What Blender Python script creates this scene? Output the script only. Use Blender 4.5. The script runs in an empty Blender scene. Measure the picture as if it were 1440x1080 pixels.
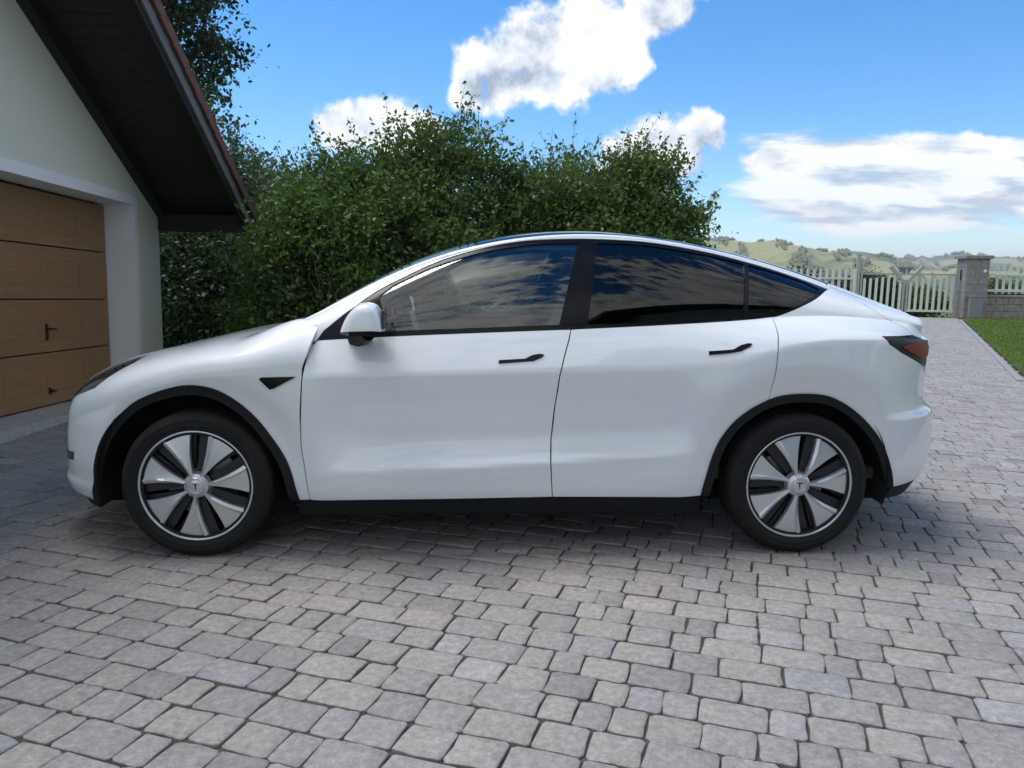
import bpy, bmesh, math, random
import numpy as np
from mathutils import Vector, Matrix
from mathutils.geometry import delaunay_2d_cdt
random.seed(7); rng = np.random.default_rng(11)
sc = bpy.context.scene; C = sc.collection
R = math.radians
# ------------------------------------------------------------------ camera
CAM = (1080.0, -0.177, -4.505, 1.344, .058, .14, .014)          # f(px of 1440), x, y, z, yaw, pitch, roll
def cam_axes():
    f, cx, cy, cz, yaw, pit, rol = CAM
    fw = Vector((math.sin(yaw)*math.cos(pit), math.cos(yaw)*math.cos(pit), -math.sin(pit)))
    rt = Vector((math.cos(yaw), -math.sin(yaw), 0)); up = rt.cross(fw)
    return rt*math.cos(rol)+up*math.sin(rol), -rt*math.sin(rol)+up*math.cos(rol), fw
crt, cup, cfw = cam_axes()
cam = bpy.data.cameras.new('camera'); camo = bpy.data.objects.new('camera', cam); C.objects.link(camo); sc.camera = camo
cam.sensor_width = 36; cam.lens = CAM[0]/1440*36; cam.clip_start = .05; cam.clip_end = 12000
M = Matrix((( crt.x, cup.x, -cfw.x, CAM[1]), (crt.y, cup.y, -cfw.y, CAM[2]), (crt.z, cup.z, -cfw.z, CAM[3]), (0, 0, 0, 1)))
camo.matrix_world = M
# ------------------------------------------------------------------ sky, sun, exposure
SUN_EL, SUN_AZ = 68, 296                                         # azimuth clockwise from +Y
EXPOSURE = 0.84
w = bpy.data.worlds.new('World'); sc.world = w; w.use_nodes = True
nt = w.node_tree; nt.nodes.clear(); N = nt.nodes; LK = nt.links
def wn(t, **kw):
    n = N.new(t)
    for k, v in kw.items(): setattr(n, k, v)
    return n
def wm(op, a, b=None, c=None, clamp=False):
    n = wn('ShaderNodeMath', operation=op, use_clamp=clamp)
    for i, v in enumerate((a, b, c)):
        if v is None: continue
        if isinstance(v, (int, float)): n.inputs[i].default_value = v
        else: LK.new(v, n.inputs[i])
    return n.outputs[0]
def wv(op, a, b=None):
    n = wn('ShaderNodeVectorMath', operation=op)
    for i, v in enumerate((a, b)):
        if v is None: continue
        if isinstance(v, (tuple, list)): n.inputs[i].default_value = v
        else: LK.new(v, n.inputs[i])
    return n.outputs[1] if op == 'LENGTH' else n.outputs[0]
sky = wn('ShaderNodeTexSky', sky_type='NISHITA', sun_disc=False)
sky.sun_elevation = R(SUN_EL); sky.sun_rotation = R(SUN_AZ); sky.altitude = 400; sky.air_density = 1.0; sky.dust_density = 0.02; sky.ozone_density = 4.0
hs = wn('ShaderNodeHueSaturation'); hs.inputs['Saturation'].default_value = 1.32; hs.inputs['Value'].default_value = 1.0
LK.new(sky.outputs[0], hs.inputs['Color'])
tc = wn('ShaderNodeTexCoord'); D = tc.outputs['Generated']
sx = wn('ShaderNodeSeparateXYZ'); LK.new(D, sx.inputs[0]); dx, dy, dz = sx.outputs
yy = wm('MAXIMUM', dy, .05)
U, V = wm('DIVIDE', dx, yy), wm('DIVIDE', dz, yy)
cb = wn('ShaderNodeCombineXYZ'); LK.new(U, cb.inputs[0]); LK.new(V, cb.inputs[1]); UV = cb.outputs[0]
# heaps of cumulus, as directions (x/y, z/y) with half sizes
HEAPS = [(.000,.232,.030,.030),(.036,.262,.050,.044),(.06,.245,.05,.035),(.045,.235,.05,.035),(.082,.276,.060,.048),(.128,.290,.062,.056),(.178,.306,.058,.052),(.225,.335,.050,.040),(.100,.238,.062,.032),(.155,.262,.050,.040),
  (.262,.372,.055,.030),(-.150,.180,.048,.032),(-.108,.182,.046,.034),(-.07,.17,.04,.03),(.262,.170,.062,.038),(.302,.186,.034,.030),(.22,.15,.05,.03),
  (.400,.150,.060,.020),(.575,.180,.060,.018),(.655,.176,.060,.018),(.45,.088,.045,.012),(.70,.118,.06,.016)]
wob = wn('ShaderNodeTexNoise'); wob.inputs['Scale'].default_value = 9; wob.inputs['Detail'].default_value = 2; LK.new(D, wob.inputs['Vector'])
UVw = wv('ADD', UV, wv('MULTIPLY', wv('SUBTRACT', wob.outputs['Color'], (.5,.5,.5)), (.05,.05,0)))
m = None
for (a, b, ra, rb) in HEAPS:
    ln = wv('LENGTH', wv('MULTIPLY', wv('SUBTRACT', UVw, (a, b, 0)), (.84/ra, .84/rb, 0)))
    k = wm('SUBTRACT', 1.0, ln)
    m = k if m is None else wm('MAXIMUM', m, k)
m = wm('MAXIMUM', m, -1.0)
front_only = wm('GREATER_THAN', dy, .2)
m = wm('ADD', wm('MULTIPLY', m, front_only), wm('SUBTRACT', front_only, 1.0))
# clouds over the unseen sky, thickened for fill light and thinned in front
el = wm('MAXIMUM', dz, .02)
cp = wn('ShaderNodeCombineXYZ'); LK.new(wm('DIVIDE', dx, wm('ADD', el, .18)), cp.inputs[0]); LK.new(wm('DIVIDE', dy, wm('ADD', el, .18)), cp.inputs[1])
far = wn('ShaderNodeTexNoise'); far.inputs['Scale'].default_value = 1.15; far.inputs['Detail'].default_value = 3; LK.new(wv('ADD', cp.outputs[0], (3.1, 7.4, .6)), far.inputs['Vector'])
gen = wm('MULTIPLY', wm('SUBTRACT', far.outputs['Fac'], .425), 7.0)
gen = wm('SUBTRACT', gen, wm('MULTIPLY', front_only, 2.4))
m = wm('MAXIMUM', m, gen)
def fbm(off, sc_=22):
    n = wn('ShaderNodeTexNoise'); n.inputs['Scale'].default_value = sc_; n.inputs['Detail'].default_value = 7; n.inputs['Roughness'].default_value = .58
    LK.new(wv('ADD', D, off), n.inputs['Vector']); return n.outputs['Fac']
n0 = fbm((0, 0, 0)); s0 = fbm((0, 0, 0), 11); s1 = fbm((-.018, -.004, .024), 11)
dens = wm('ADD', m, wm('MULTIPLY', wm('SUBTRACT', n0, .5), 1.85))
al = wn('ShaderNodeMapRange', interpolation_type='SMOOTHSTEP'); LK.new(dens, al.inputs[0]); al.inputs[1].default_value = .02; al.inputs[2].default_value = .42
# lit from the sun's side: thicker towards the sun means shaded here
lit = wm('ADD', .74, wm('MULTIPLY', wm('SUBTRACT', s0, s1), 3.4), clamp=True)
core = wn('ShaderNodeMapRange'); LK.new(dens, core.inputs[0]); core.inputs[1].default_value = .3; core.inputs[2].default_value = 1.5; core.inputs[3].default_value = 1.0; core.inputs[4].default_value = .72
lv = wm('MULTIPLY', lit, core.outputs[0])
cr = wn('ShaderNodeValToRGB'); LK.new(lv, cr.inputs[0])
cr.color_ramp.elements[0].position = .2; cr.color_ramp.elements[0].color = (.32,.38,.47,1); cr.color_ramp.elements[1].position = .85; cr.color_ramp.elements[1].color = (.90,.89,.87,1)
e = cr.color_ramp.elements.new(.5); e.color = (.60,.64,.70,1)
SKY_S = .105
cs = wv('MULTIPLY', cr.outputs[0], (.76/SKY_S,)*3)
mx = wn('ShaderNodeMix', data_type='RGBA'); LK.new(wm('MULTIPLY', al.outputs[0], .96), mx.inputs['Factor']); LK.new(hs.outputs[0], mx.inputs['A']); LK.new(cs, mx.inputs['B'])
# a bank of flattened, drawn-out cloud low on the right, over the hills
cu = wn('ShaderNodeCombineXYZ'); LK.new(wm('MULTIPLY', U, 2.6), cu.inputs[0]); LK.new(wm('MULTIPLY', V, 11.0), cu.inputs[1])
def streak(off):
    n = wn('ShaderNodeTexNoise'); n.inputs['Scale'].default_value = 2.6; n.inputs['Detail'].default_value = 7; n.inputs['Roughness'].default_value = .56; n.inputs['Distortion'].default_value = .25
    LK.new(wv('ADD', cu.outputs[0], off), n.inputs['Vector']); return n.outputs['Fac']
k0 = streak((4.2,1.7,.3)); k1 = streak((4.1,1.92,.3))
def sstep(x, a, b):
    n = wn('ShaderNodeMapRange', interpolation_type='SMOOTHSTEP'); LK.new(x, n.inputs[0]); n.inputs[1].default_value = a; n.inputs[2].default_value = b; return n.outputs[0]
bm_k = wm('MULTIPLY', wm('MULTIPLY', sstep(U, .26, .42), sstep(V, .03, .09)), wm('SUBTRACT', 1.0, sstep(V, .165, .215)))
bm_k = wm('MULTIPLY', bm_k, front_only)
bd = wm('ADD', wm('SUBTRACT', wm('MULTIPLY', bm_k, 1.25), .60), wm('MULTIPLY', wm('SUBTRACT', k0, .5), 2.4))
ba = wm('MULTIPLY', sstep(bd, -.05, .55), .88)
bl = wm('ADD', .66, wm('MULTIPLY', wm('SUBTRACT', k0, k1), 2.6), clamp=True)
cr2 = wn('ShaderNodeValToRGB'); LK.new(bl, cr2.inputs[0]); cr2.color_ramp.elements[0].position = .3; cr2.color_ramp.elements[0].color = (.42,.50,.61,1); cr2.color_ramp.elements[1].position = .74; cr2.color_ramp.elements[1].color = (.93,.915,.89,1)
mx2 = wn('ShaderNodeMix', data_type='RGBA'); LK.new(ba, mx2.inputs['Factor']); LK.new(mx.outputs['Result'], mx2.inputs['A']); LK.new(wv('MULTIPLY', cr2.outputs[0], (.74/SKY_S,)*3), mx2.inputs['B'])
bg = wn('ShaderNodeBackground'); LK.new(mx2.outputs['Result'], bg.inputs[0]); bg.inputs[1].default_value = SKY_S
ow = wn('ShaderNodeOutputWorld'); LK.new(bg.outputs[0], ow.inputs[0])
sun = bpy.data.lights.new('sun', 'SUN'); so = bpy.data.objects.new('sun', sun); C.objects.link(so)
sun.energy = 2.1; sun.angle = R(34); sun.color = (1, .975, .935)
sd = Vector((math.sin(R(SUN_AZ))*math.cos(R(SUN_EL)), math.cos(R(SUN_AZ))*math.cos(R(SUN_EL)), math.sin(R(SUN_EL))))
so.rotation_euler = sd.to_track_quat('Z', 'Y').to_euler(); so.location = sd*60
vs = sc.view_settings; vs.view_transform = 'Standard'; vs.look = 'None'; vs.gamma = 1; vs.exposure = EXPOSURE; vs.use_curve_mapping = False
sc.cycles.use_denoising = True; sc.cycles.max_bounces = 10; sc.cycles.transparent_max_bounces = 16
# ------------------------------------------------------------------ materials
MATS = {}
class NT:
    def __init__(s, m): s.m = m; s.t = m.node_tree; s.n = s.t.nodes; s.l = s.t.links
    def new(s, t, **kw):
        n = s.n.new(t)
        for k, v in kw.items(): setattr(n, k, v)
        return n
    def link(s, a, b): s.l.new(a, b)
    def pos(s):
        g = s.new('ShaderNodeNewGeometry'); return g.outputs['Position']
    def obj(s): return s.new('ShaderNodeTexCoord').outputs['Object']
    def noise(s, vec, scale, detail=4, rough=.55, dist=0):
        n = s.new('ShaderNodeTexNoise'); n.inputs['Scale'].default_value = scale; n.inputs['Detail'].default_value = detail
        n.inputs['Roughness'].default_value = rough; n.inputs['Distortion'].default_value = dist
        if vec is not None: s.link(vec, n.inputs['Vector'])
        return n.outputs['Fac']
    def scale(s, vec, v):
        n = s.new('ShaderNodeVectorMath', operation='MULTIPLY'); s.link(vec, n.inputs[0]); n.inputs[1].default_value = v; return n.outputs[0]
    def ramp(s, fac, stops):
        r = s.new('ShaderNodeValToRGB'); s.link(fac, r.inputs[0]); e = r.color_ramp.elements
        while len(e) < len(stops): e.new(.5)
        for i, (p, c) in enumerate(stops): e[i].position = p; e[i].color = (*c, 1)
        return r.outputs[0]
    def mix(s, f, a, b, mode='MIX'):
        n = s.new('ShaderNodeMix', data_type='RGBA', blend_type=mode)
        for k, v in (('Factor', f), ('A', a), ('B', b)):
            if isinstance(v, (int, float)): n.inputs[k].default_value = v
            elif isinstance(v, tuple): n.inputs[k].default_value = (*v, 1)
            else: s.link(v, n.inputs[k])
        return n.outputs['Result']
    def bump(s, h, strength=.3, dist=.01):
        b = s.new('ShaderNodeBump'); b.inputs['Strength'].default_value = strength; b.inputs['Distance'].default_value = dist; s.link(h, b.inputs['Height']); return b.outputs[0]
    def attr(s, name):
        a = s.new('ShaderNodeAttribute'); a.attribute_name = name; return a
def mat(name, col=(.5,.5,.5), rough=.5, metal=0, coat=0, spec=.5, emit=None, coat_rough=.03):
    m = bpy.data.materials.new(name); m.use_nodes = True; MATS[name] = m
    p = m.node_tree.nodes['Principled BSDF']
    p.inputs['Base Color'].default_value = (*col, 1); p.inputs['Roughness'].default_value = rough; p.inputs['Metallic'].default_value = metal
    p.inputs['Coat Weight'].default_value = coat; p.inputs['Coat Roughness'].default_value = coat_rough; p.inputs['Specular IOR Level'].default_value = spec
    if emit: p.inputs['Emission Color'].default_value = (*emit, 1); p.inputs['Emission Strength'].default_value = 1
    n = NT(m); n.p = p; return n
def noisy(name, c1, c2, scale, rough=.8, bump=.3, bdist=.01, detail=5, vec='pos', **kw):
    n = mat(name, c1, rough, **kw); v = n.pos() if vec == 'pos' else n.obj()
    f = n.noise(v, scale, detail); n.link(n.ramp(f, [(.3, c1), (.7, c2)]), n.p.inputs['Base Color'])
    if bump: n.link(n.bump(n.noise(v, scale*3, 6), bump, bdist), n.p.inputs['Normal'])
    return n
# car
n = mat('white_paint', (.79,.82,.855), .30, coat=1.0, coat_rough=.055)
n.p.inputs['Specular IOR Level'].default_value = .4; n.p.inputs['Coat IOR'].default_value = 1.7
mat('black_plastic', (.010,.010,.011), .6, spec=.25); mat('black_gloss', (.005,.005,.006), .2, spec=.22); mat('black_void', (.006,.006,.007), .9)
mat('silver_cover', (.62,.63,.65), .33, metal=.65); mat('silver_bright', (.66,.67,.69), .16, metal=.9); mat('dark_rim', (.03,.031,.034), .45, metal=.4)
n = mat('tyre_rubber', (.022,.021,.021), .8, spec=.25); n.link(n.bump(n.noise(n.obj(), 140, 3), .15, .002), n.p.inputs['Normal'])
n.link(n.ramp(n.noise(n.obj(), 6, 5), [(.3,(.009,.009,.009)),(.75,(.020,.019,.018))]), n.p.inputs['Base Color'])
mat('steel_disc', (.35,.34,.33), .35, metal=.9); mat('interior_dark', (.03,.03,.033), .6); mat('seat_pale', (.28,.275,.265), .55); mat('screen', (.01,.01,.012), .1)
mat('lamp_dark', (.008,.008,.010), .10, spec=.4); mat('lamp_clear', (.16,.17,.18), .15, metal=.5); mat('tail_red', (.20,.010,.014), .35, spec=.3); mat('tail_dark', (.012,.010,.011), .3, spec=.3); mat('amber', (.5,.2,.03), .2)
def glass(name, tint, ior=1.5, rough=0.0):
    n = mat(name); n.n.remove(n.p); out = n.n['Material Output']
    tr = n.new('ShaderNodeBsdfTransparent'); tr.inputs[0].default_value = (*tint, 1)
    gl = n.new('ShaderNodeBsdfGlossy'); gl.inputs['Roughness'].default_value = rough; gl.inputs[0].default_value = (1,1,1,1)
    fr = n.new('ShaderNodeFresnel'); fr.inputs[0].default_value = ior
    mx = n.new('ShaderNodeMixShader'); n.link(fr.outputs[0], mx.inputs[0]); n.link(tr.outputs[0], mx.inputs[1]); n.link(gl.outputs[0], mx.inputs[2]); n.link(mx.outputs[0], out.inputs[0])
glass('glass_clear', (.78,.86,.83), 1.9); glass('glass_privacy', (.085,.09,.10), 1.52); glass('glass_roof', (.05,.055,.06), 1.6); glass('house_glass', (.10,.11,.12), 1.6)
# place
n = mat('paver', (.3,.29,.28), .8); a = n.attr('tone'); v = n.pos()
base = n.ramp(a.outputs['Fac'], [(0,(.215,.204,.195)),(.25,(.255,.243,.231)),(.45,(.282,.269,.254)),(.62,(.315,.295,.268)),(.74,(.290,.270,.245)),(.86,(.275,.272,.273)),(1,(.37,.355,.332))])
f1 = n.noise(v, 38, 9, .74, .25); f2 = n.noise(v, 180, 5, .7); f3 = n.noise(v, 5.5, 4, .6, 2.0)
mul = n.mix(.85, base, n.ramp(f1, [(.28,(.55,.55,.57)),(.5,(.95,.94,.93)),(.72,(1.45,1.42,1.38))]), 'MULTIPLY')
mul = n.mix(.55, mul, n.ramp(f2, [(.25,(.62,.62,.63)),(.75,(1.32,1.31,1.30))]), 'MULTIPLY')
mul = n.mix(.5, mul, n.ramp(f3, [(.3,(.78,.77,.76)),(.7,(1.15,1.15,1.16))]), 'MULTIPLY')
n.link(mul, n.p.inputs['Base Color']); hb = n.new('ShaderNodeMath', operation='ADD'); n.link(f1, hb.inputs[0]); n.link(f2, hb.inputs[1])
n.link(n.bump(hb.outputs[0], .55, .006), n.p.inputs['Normal'])
noisy('joint_sand', (.030,.029,.024), (.078,.072,.055), 9, .95)
noisy('soil', (.05,.055,.025), (.10,.09,.05), 3, .95)
noisy('lawn_ground', (.045,.085,.014), (.075,.13,.022), 4, .95)
noisy('concrete', (.34,.33,.315), (.46,.45,.43), 12, .85, .2)
noisy('kerb_stone', (.20,.195,.19), (.30,.29,.28), 14, .9, .4)
noisy('render_cream', (.70,.71,.61), (.76,.765,.665), 90, .92, .35, .004)
noisy('render_white', (.82,.84,.88), (.86,.88,.91), 60, .9, .15, .003)
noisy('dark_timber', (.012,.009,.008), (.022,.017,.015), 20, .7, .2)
n = noisy('roof_tile', (.12,.045,.032), (.20,.085,.060), 9, .8, .3)
noisy('grey_fascia', (.115,.108,.108), (.15,.142,.14), 30, .55, .1)
n = mat('door_wood', (.2,.1,.05), .5); v = n.scale(n.obj(), (1, 1, 14)); f = n.noise(v, 3.2, 6, .6, .6)
n.link(n.ramp(f, [(.25,(.235,.130,.060)),(.55,(.305,.175,.086)),(.8,(.37,.22,.112))]), n.p.inputs['Base Color']); n.link(n.bump(f, .15, .004), n.p.inputs['Normal'])
mat('iron_black', (.012,.012,.012), .4)
noisy('pillar_block', (.22,.205,.19), (.31,.29,.27), 7, .9, .4); noisy('wall_stone', (.20,.17,.145), (.34,.30,.26), 6, .9, .5); noisy('cap_stone', (.22,.21,.205), (.30,.29,.285), 8, .85, .2)
mat('fence_white', (.64,.66,.57), .6); mat('gate_grey', (.36,.38,.35), .6); mat('gate_panel', (.13,.15,.19), .5); mat('box_grey', (.22,.22,.23), .5); mat('button_white', (.8,.8,.8), .4)
n = mat('bark', (.06,.048,.038), .9); f = n.noise(n.scale(n.obj(), (1,1,.25)), 22, 6, .65); n.link(n.ramp(f, [(.3,(.03,.024,.019)),(.7,(.10,.083,.068))]), n.p.inputs['Base Color']); n.link(n.bump(f, .6, .02), n.p.inputs['Normal'])
def leafmat(name, stops, trans=.32):
    n = mat(name, (.06,.1,.03), .5, spec=.35); a = n.attr('tone'); col = n.ramp(a.outputs['Fac'], stops)
    n.link(col, n.p.inputs['Base Color'])
    t = n.new('ShaderNodeBsdfTranslucent'); n.link(n.mix(1.0, col, (1.25,1.3,.7), 'MULTIPLY'), t.inputs[0])
    mx = n.new('ShaderNodeMixShader'); mx.inputs[0].default_value = trans; n.link(n.p.outputs[0], mx.inputs[1]); n.link(t.outputs[0], mx.inputs[2]); n.link(mx.outputs[0], n.n['Material Output'].inputs[0])
leafmat('leaf_fruit', [(0,(.044,.080,.022)),(.45,(.085,.148,.038)),(.8,(.14,.21,.055)),(1,(.21,.25,.09))])
leafmat('leaf_bright', [(0,(.035,.072,.016)),(.45,(.065,.125,.024)),(.8,(.10,.175,.035)),(1,(.16,.21,.07))])
leafmat('leaf_grey', [(0,(.042,.070,.036)),(.45,(.074,.115,.058)),(.8,(.115,.165,.085)),(1,(.18,.22,.13))])
leafmat('leaf_dark', [(0,(.014,.030,.012)),(.5,(.024,.048,.018)),(1,(.045,.08,.03))], .22)
leafmat('grass_blade', [(0,(.075,.125,.020)),(.5,(.135,.205,.036)),(1,(.21,.27,.065))], .3)
n = mat('hill_cover', (.1,.12,.05), .95); v = n.pos()
f = n.noise(v, .0045, 6, .62, .4); g = n.noise(v, .045, 6, .7)
forest = n.ramp(g, [(.3,(.07,.09,.045)),(.55,(.12,.14,.07)),(.75,(.18,.18,.095))])
mead = n.ramp(n.noise(v, .012, 3), [(.35,(.27,.30,.10)),(.65,(.36,.33,.14))])
n.link(n.mix(n.ramp(f, [(.50,(0,0,0)),(.56,(1,1,1))]), forest, mead), n.p.inputs['Base Color']); n.link(n.bump(g, 1.0, 12), n.p.inputs['Normal'])
leafmat('leaf_wood', [(0,(.085,.105,.040)),(.4,(.14,.155,.060)),(.75,(.20,.20,.080)),(1,(.27,.23,.10))], .1)
n = mat('field', (.12,.15,.04), .95); v = n.pos(); fc = n.ramp(n.noise(v, .02, 4), [(.3,(.10,.15,.035)),(.55,(.19,.22,.07)),(.75,(.28,.26,.12))])
fc = n.mix(.8, fc, n.ramp(n.noise(v, 1.3, 5), [(.3,(.55,.60,.5)),(.7,(1.2,1.15,1.1))]), 'MULTIPLY'); gf = n.noise(v, 45, 5, .7); fc = n.mix(.7, fc, n.ramp(gf, [(.3,(.45,.5,.4)),(.7,(1.3,1.3,1.2))]), 'MULTIPLY')
n.link(fc, n.p.inputs['Base Color']); n.link(n.bump(gf, .8, .03), n.p.inputs['Normal'])
# ------------------------------------------------------------------ helpers
def mesh_obj(name, verts, faces, material, parent=None, smooth=False):
    me = bpy.data.meshes.new(name); me.from_pydata([tuple(map(float, v)) for v in verts], [], [tuple(map(int, f)) for f in faces]); me.materials.append(MATS[material])
    if smooth: me.polygons.foreach_set('use_smooth', [True]*len(me.polygons))
    me.update(); o = bpy.data.objects.new(name, me); C.objects.link(o)
    if parent is not None: o.parent = parent
    return o
def obj_from_mesh(name, me, parent=None):
    o = bpy.data.objects.new(name, me); C.objects.link(o)
    if parent is not None: o.parent = parent
    return o
def tag(o, label, cat, group=None, kind=None):
    if label: o['label'] = label
    if cat: o['category'] = cat
    if group: o['group'] = group
    if kind: o['kind'] = kind
    return o
def empty(name, loc=(0,0,0), rz=0):
    o = bpy.data.objects.new(name, None); C.objects.link(o); o.location = loc; o.rotation_euler = (0,0,rz); o.empty_display_size = .2; return o
class MB:
    def __init__(s): s.v = []; s.f = []
    def add(s, vs, fs):
        b = len(s.v); s.v += [tuple(v) for v in vs]; s.f += [tuple(b+i for i in f) for f in fs]; return s
    def box(s, x0, x1, y0, y1, z0, z1, bev=0):
        if bev <= 0:
            vs = [(x,y,z) for z in (z0,z1) for y in (y0,y1) for x in (x0,x1)]
            return s.add(vs, [(0,2,3,1),(4,5,7,6),(0,1,5,4),(2,6,7,3),(0,4,6,2),(1,3,7,5)])
        bm = bmesh.new(); bmesh.ops.create_cube(bm, size=1)
        for v in bm.verts: v.co = ((x0+x1)/2+v.co.x*(x1-x0), (y0+y1)/2+v.co.y*(y1-y0), (z0+z1)/2+v.co.z*(z1-z0))
        bmesh.ops.bevel(bm, geom=bm.edges[:], offset=bev, segments=2, affect='EDGES', profile=.6)
        bm.verts.ensure_lookup_table(); vs = [v.co[:] for v in bm.verts]; fs = [[v.index for v in f.verts] for f in bm.faces]; bm.free()
        return s.add(vs, fs)
    def prism(s, poly, axis, a, b):           # poly of 2d points, extruded along axis from a to b
        n = len(poly); def_ = {'x': lambda p, t: (t, p[0], p[1]), 'y': lambda p, t: (p[0], t, p[1]), 'z': lambda p, t: (p[0], p[1], t)}[axis]
        vs = [def_(p, a) for p in poly]+[def_(p, b) for p in poly]
        return s.add(vs, [tuple(range(n))[::-1], tuple(range(n, 2*n))]+[(i, (i+1) % n, n+(i+1) % n, n+i) for i in range(n)])
    def tube(s, pts, rad, k=8, cap=True):
        pts = [Vector(p) for p in pts]; n = len(pts); rad = rad if hasattr(rad, '__len__') else [rad]*n
        b = len(s.v); up = Vector((0,0,1)); px = None
        for i, p in enumerate(pts):
            d = (pts[min(i+1, n-1)]-pts[max(i-1, 0)]).normalized()
            if px is None: px = d.orthogonal().normalized()
            px = (px-d*px.dot(d)).normalized(); py = d.cross(px)
            for j in range(k):
                a = 2*math.pi*j/k; s.v.append(tuple(p+(px*math.cos(a)+py*math.sin(a))*rad[i]))
        for i in range(n-1):
            for j in range(k): s.f.append((b+i*k+j, b+i*k+(j+1) % k, b+(i+1)*k+(j+1) % k, b+(i+1)*k+j))
        if cap: s.f.append(tuple(b+j for j in range(k))[::-1]); s.f.append(tuple(b+(n-1)*k+j for j in range(k)))
        return s
    def lathe_y(s, prof, k=64, c=(0,0,0)):    # prof of (r, y), turned round the y axis
        b = len(s.v); n = len(prof)
        for j in range(k):
            a = 2*math.pi*j/k
            for (r, y) in prof: s.v.append((c[0]+r*math.cos(a), c[1]+y, c[2]+r*math.sin(a)))
        for j in range(k):
            for i in range(n-1): s.f.append((b+j*n+i, b+((j+1) % k)*n+i, b+((j+1) % k)*n+i+1, b+j*n+i+1))
        return s
    def build(s, name, material, parent=None, smooth=False): return mesh_obj(name, s.v, s.f, material, parent, smooth)
def autosmooth(o, ang=35):
    me = o.data; bm = bmesh.new(); bm.from_mesh(me)
    bmesh.ops.recalc_face_normals(bm, faces=bm.faces)
    for f in bm.faces: f.smooth = True
    for e in bm.edges: e.smooth = not (len(e.link_faces) == 2 and e.calc_face_angle(0) > R(ang))
    bm.to_mesh(me); bm.free(); return o
def copy_tree(o, parent=None):
    c = o.copy(); C.objects.link(c); c.parent = parent
    for ch in list(o.children): copy_tree(ch, c)
    return c
def project(P):
    d = np.asarray(P, float)-np.array(CAM[1:4]); z = d@np.array(cfw)
    return 720+CAM[0]*(d@np.array(crt))/z, 540-CAM[0]*(d@np.array(cup))/z, z
def in_poly(p, poly):
    x, y = p; r = False; n = len(poly)
    for i in range(n):
        (x0, y0), (x1, y1) = poly[i][:2], poly[i-1][:2]
        if (y0 > y) != (y1 > y) and x < (x1-x0)*(y-y0)/(y1-y0)+x0: r = not r
    return r
def in_poly_np(P, poly):
    P = np.asarray(P); r = np.zeros(len(P), bool); n = len(poly)
    for i in range(n):
        x0, y0 = poly[i][0], poly[i][1]; x1, y1 = poly[i-1][0], poly[i-1][1]
        if y0 == y1: continue
        c = ((y0 > P[:,1]) != (y1 > P[:,1])) & (P[:,0] < (x1-x0)*(P[:,1]-y0)/(y1-y0)+x0); r ^= c
    return r
def set_tone(me, arr):
    a = me.attributes.new('tone', 'FLOAT', 'POINT'); a.data.foreach_set('value', np.asarray(arr, np.float32))
def np_mesh(name, verts, nper, material, parent=None, tone=None, faces=None):
    me = bpy.data.meshes.new(name); nv = len(verts); me.vertices.add(nv); me.vertices.foreach_set('co', np.asarray(verts, np.float32).ravel())
    nf = nv//nper; me.loops.add(nv); me.loops.foreach_set('vertex_index', np.arange(nv, dtype=np.int32)); me.polygons.add(nf)
    me.polygons.foreach_set('loop_start', np.arange(0, nv, nper, dtype=np.int32)); me.update(calc_edges=True); me.materials.append(MATS[material])
    if tone is not None: set_tone(me, tone)
    return obj_from_mesh(name, me, parent)
# ------------------------------------------------------------------ curves and the car's skin
def pch(xs,ys):
    xs=np.array(xs,float); ys=np.array(ys,float); h=np.diff(xs); d=np.diff(ys)/h
    m=np.zeros(len(xs)); m[0]=d[0]; m[-1]=d[-1]
    for i in range(1,len(xs)-1):
        if d[i-1]*d[i]>0:
            w1=2*h[i]+h[i-1]; w2=h[i]+2*h[i-1]; m[i]=(w1+w2)/(w1/d[i-1]+w2/d[i])
    def f(x):
        x=np.clip(np.asarray(x,float),xs[0],xs[-1])
        i=np.clip(np.searchsorted(xs,x)-1,0,len(h)-1); t=(x-xs[i])/h[i]
        return ys[i]*(1+2*t)*(1-t)**2+h[i]*m[i]*t*(1-t)**2+ys[i+1]*t*t*(3-2*t)+h[i]*m[i+1]*t*t*(t-1)
    return f
def spl(xs,ys):            # natural cubic spline
    xs=np.array(xs,float); ys=np.array(ys,float); n=len(xs); h=np.diff(xs)
    A=np.eye(n); b=np.zeros(n)
    for i in range(1,n-1):
        A[i,i-1]=h[i-1]; A[i,i]=2*(h[i-1]+h[i]); A[i,i+1]=h[i]
        b[i]=6*((ys[i+1]-ys[i])/h[i]-(ys[i]-ys[i-1])/h[i-1])
    M=np.linalg.solve(A,b)
    def f(x):
        x=np.clip(np.asarray(x,float),xs[0],xs[-1])
        i=np.clip(np.searchsorted(xs,x)-1,0,n-2); a=xs[i+1]-x; c=x-xs[i]
        return (M[i]*a**3+M[i+1]*c**3)/(6*h[i])+(ys[i]/h[i]-M[i]*h[i]/6)*a+(ys[i+1]/h[i]-M[i+1]*h[i]/6)*c
    return f
WX=1.445; WZ=.347                      # wheel centres
XF,XR=-1.30,1.50                       # corners start
KF=.95; SF0=XF-KF*np.pi/2; SR1=XR+KF*np.pi/2
zs_f=pch([-2.8,-2.3,-1.9,-1.65,-1.45,-1.2,-.9,.25,.8,1.05,1.2,1.35,1.6,2.0,2.4,3.0],
         [.535,.575,.70,.80,.85,.87,.877,.913,.930,.950,.985,1.03,1.058,1.055,1.04,1.03])
xnose=pch([.1,.22,.25,.30,.34,.45,.60,.75,.9],[-2.22,-2.27,-2.315,-2.325,-2.31,-2.305,-2.285,-2.19,-2.1])
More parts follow.
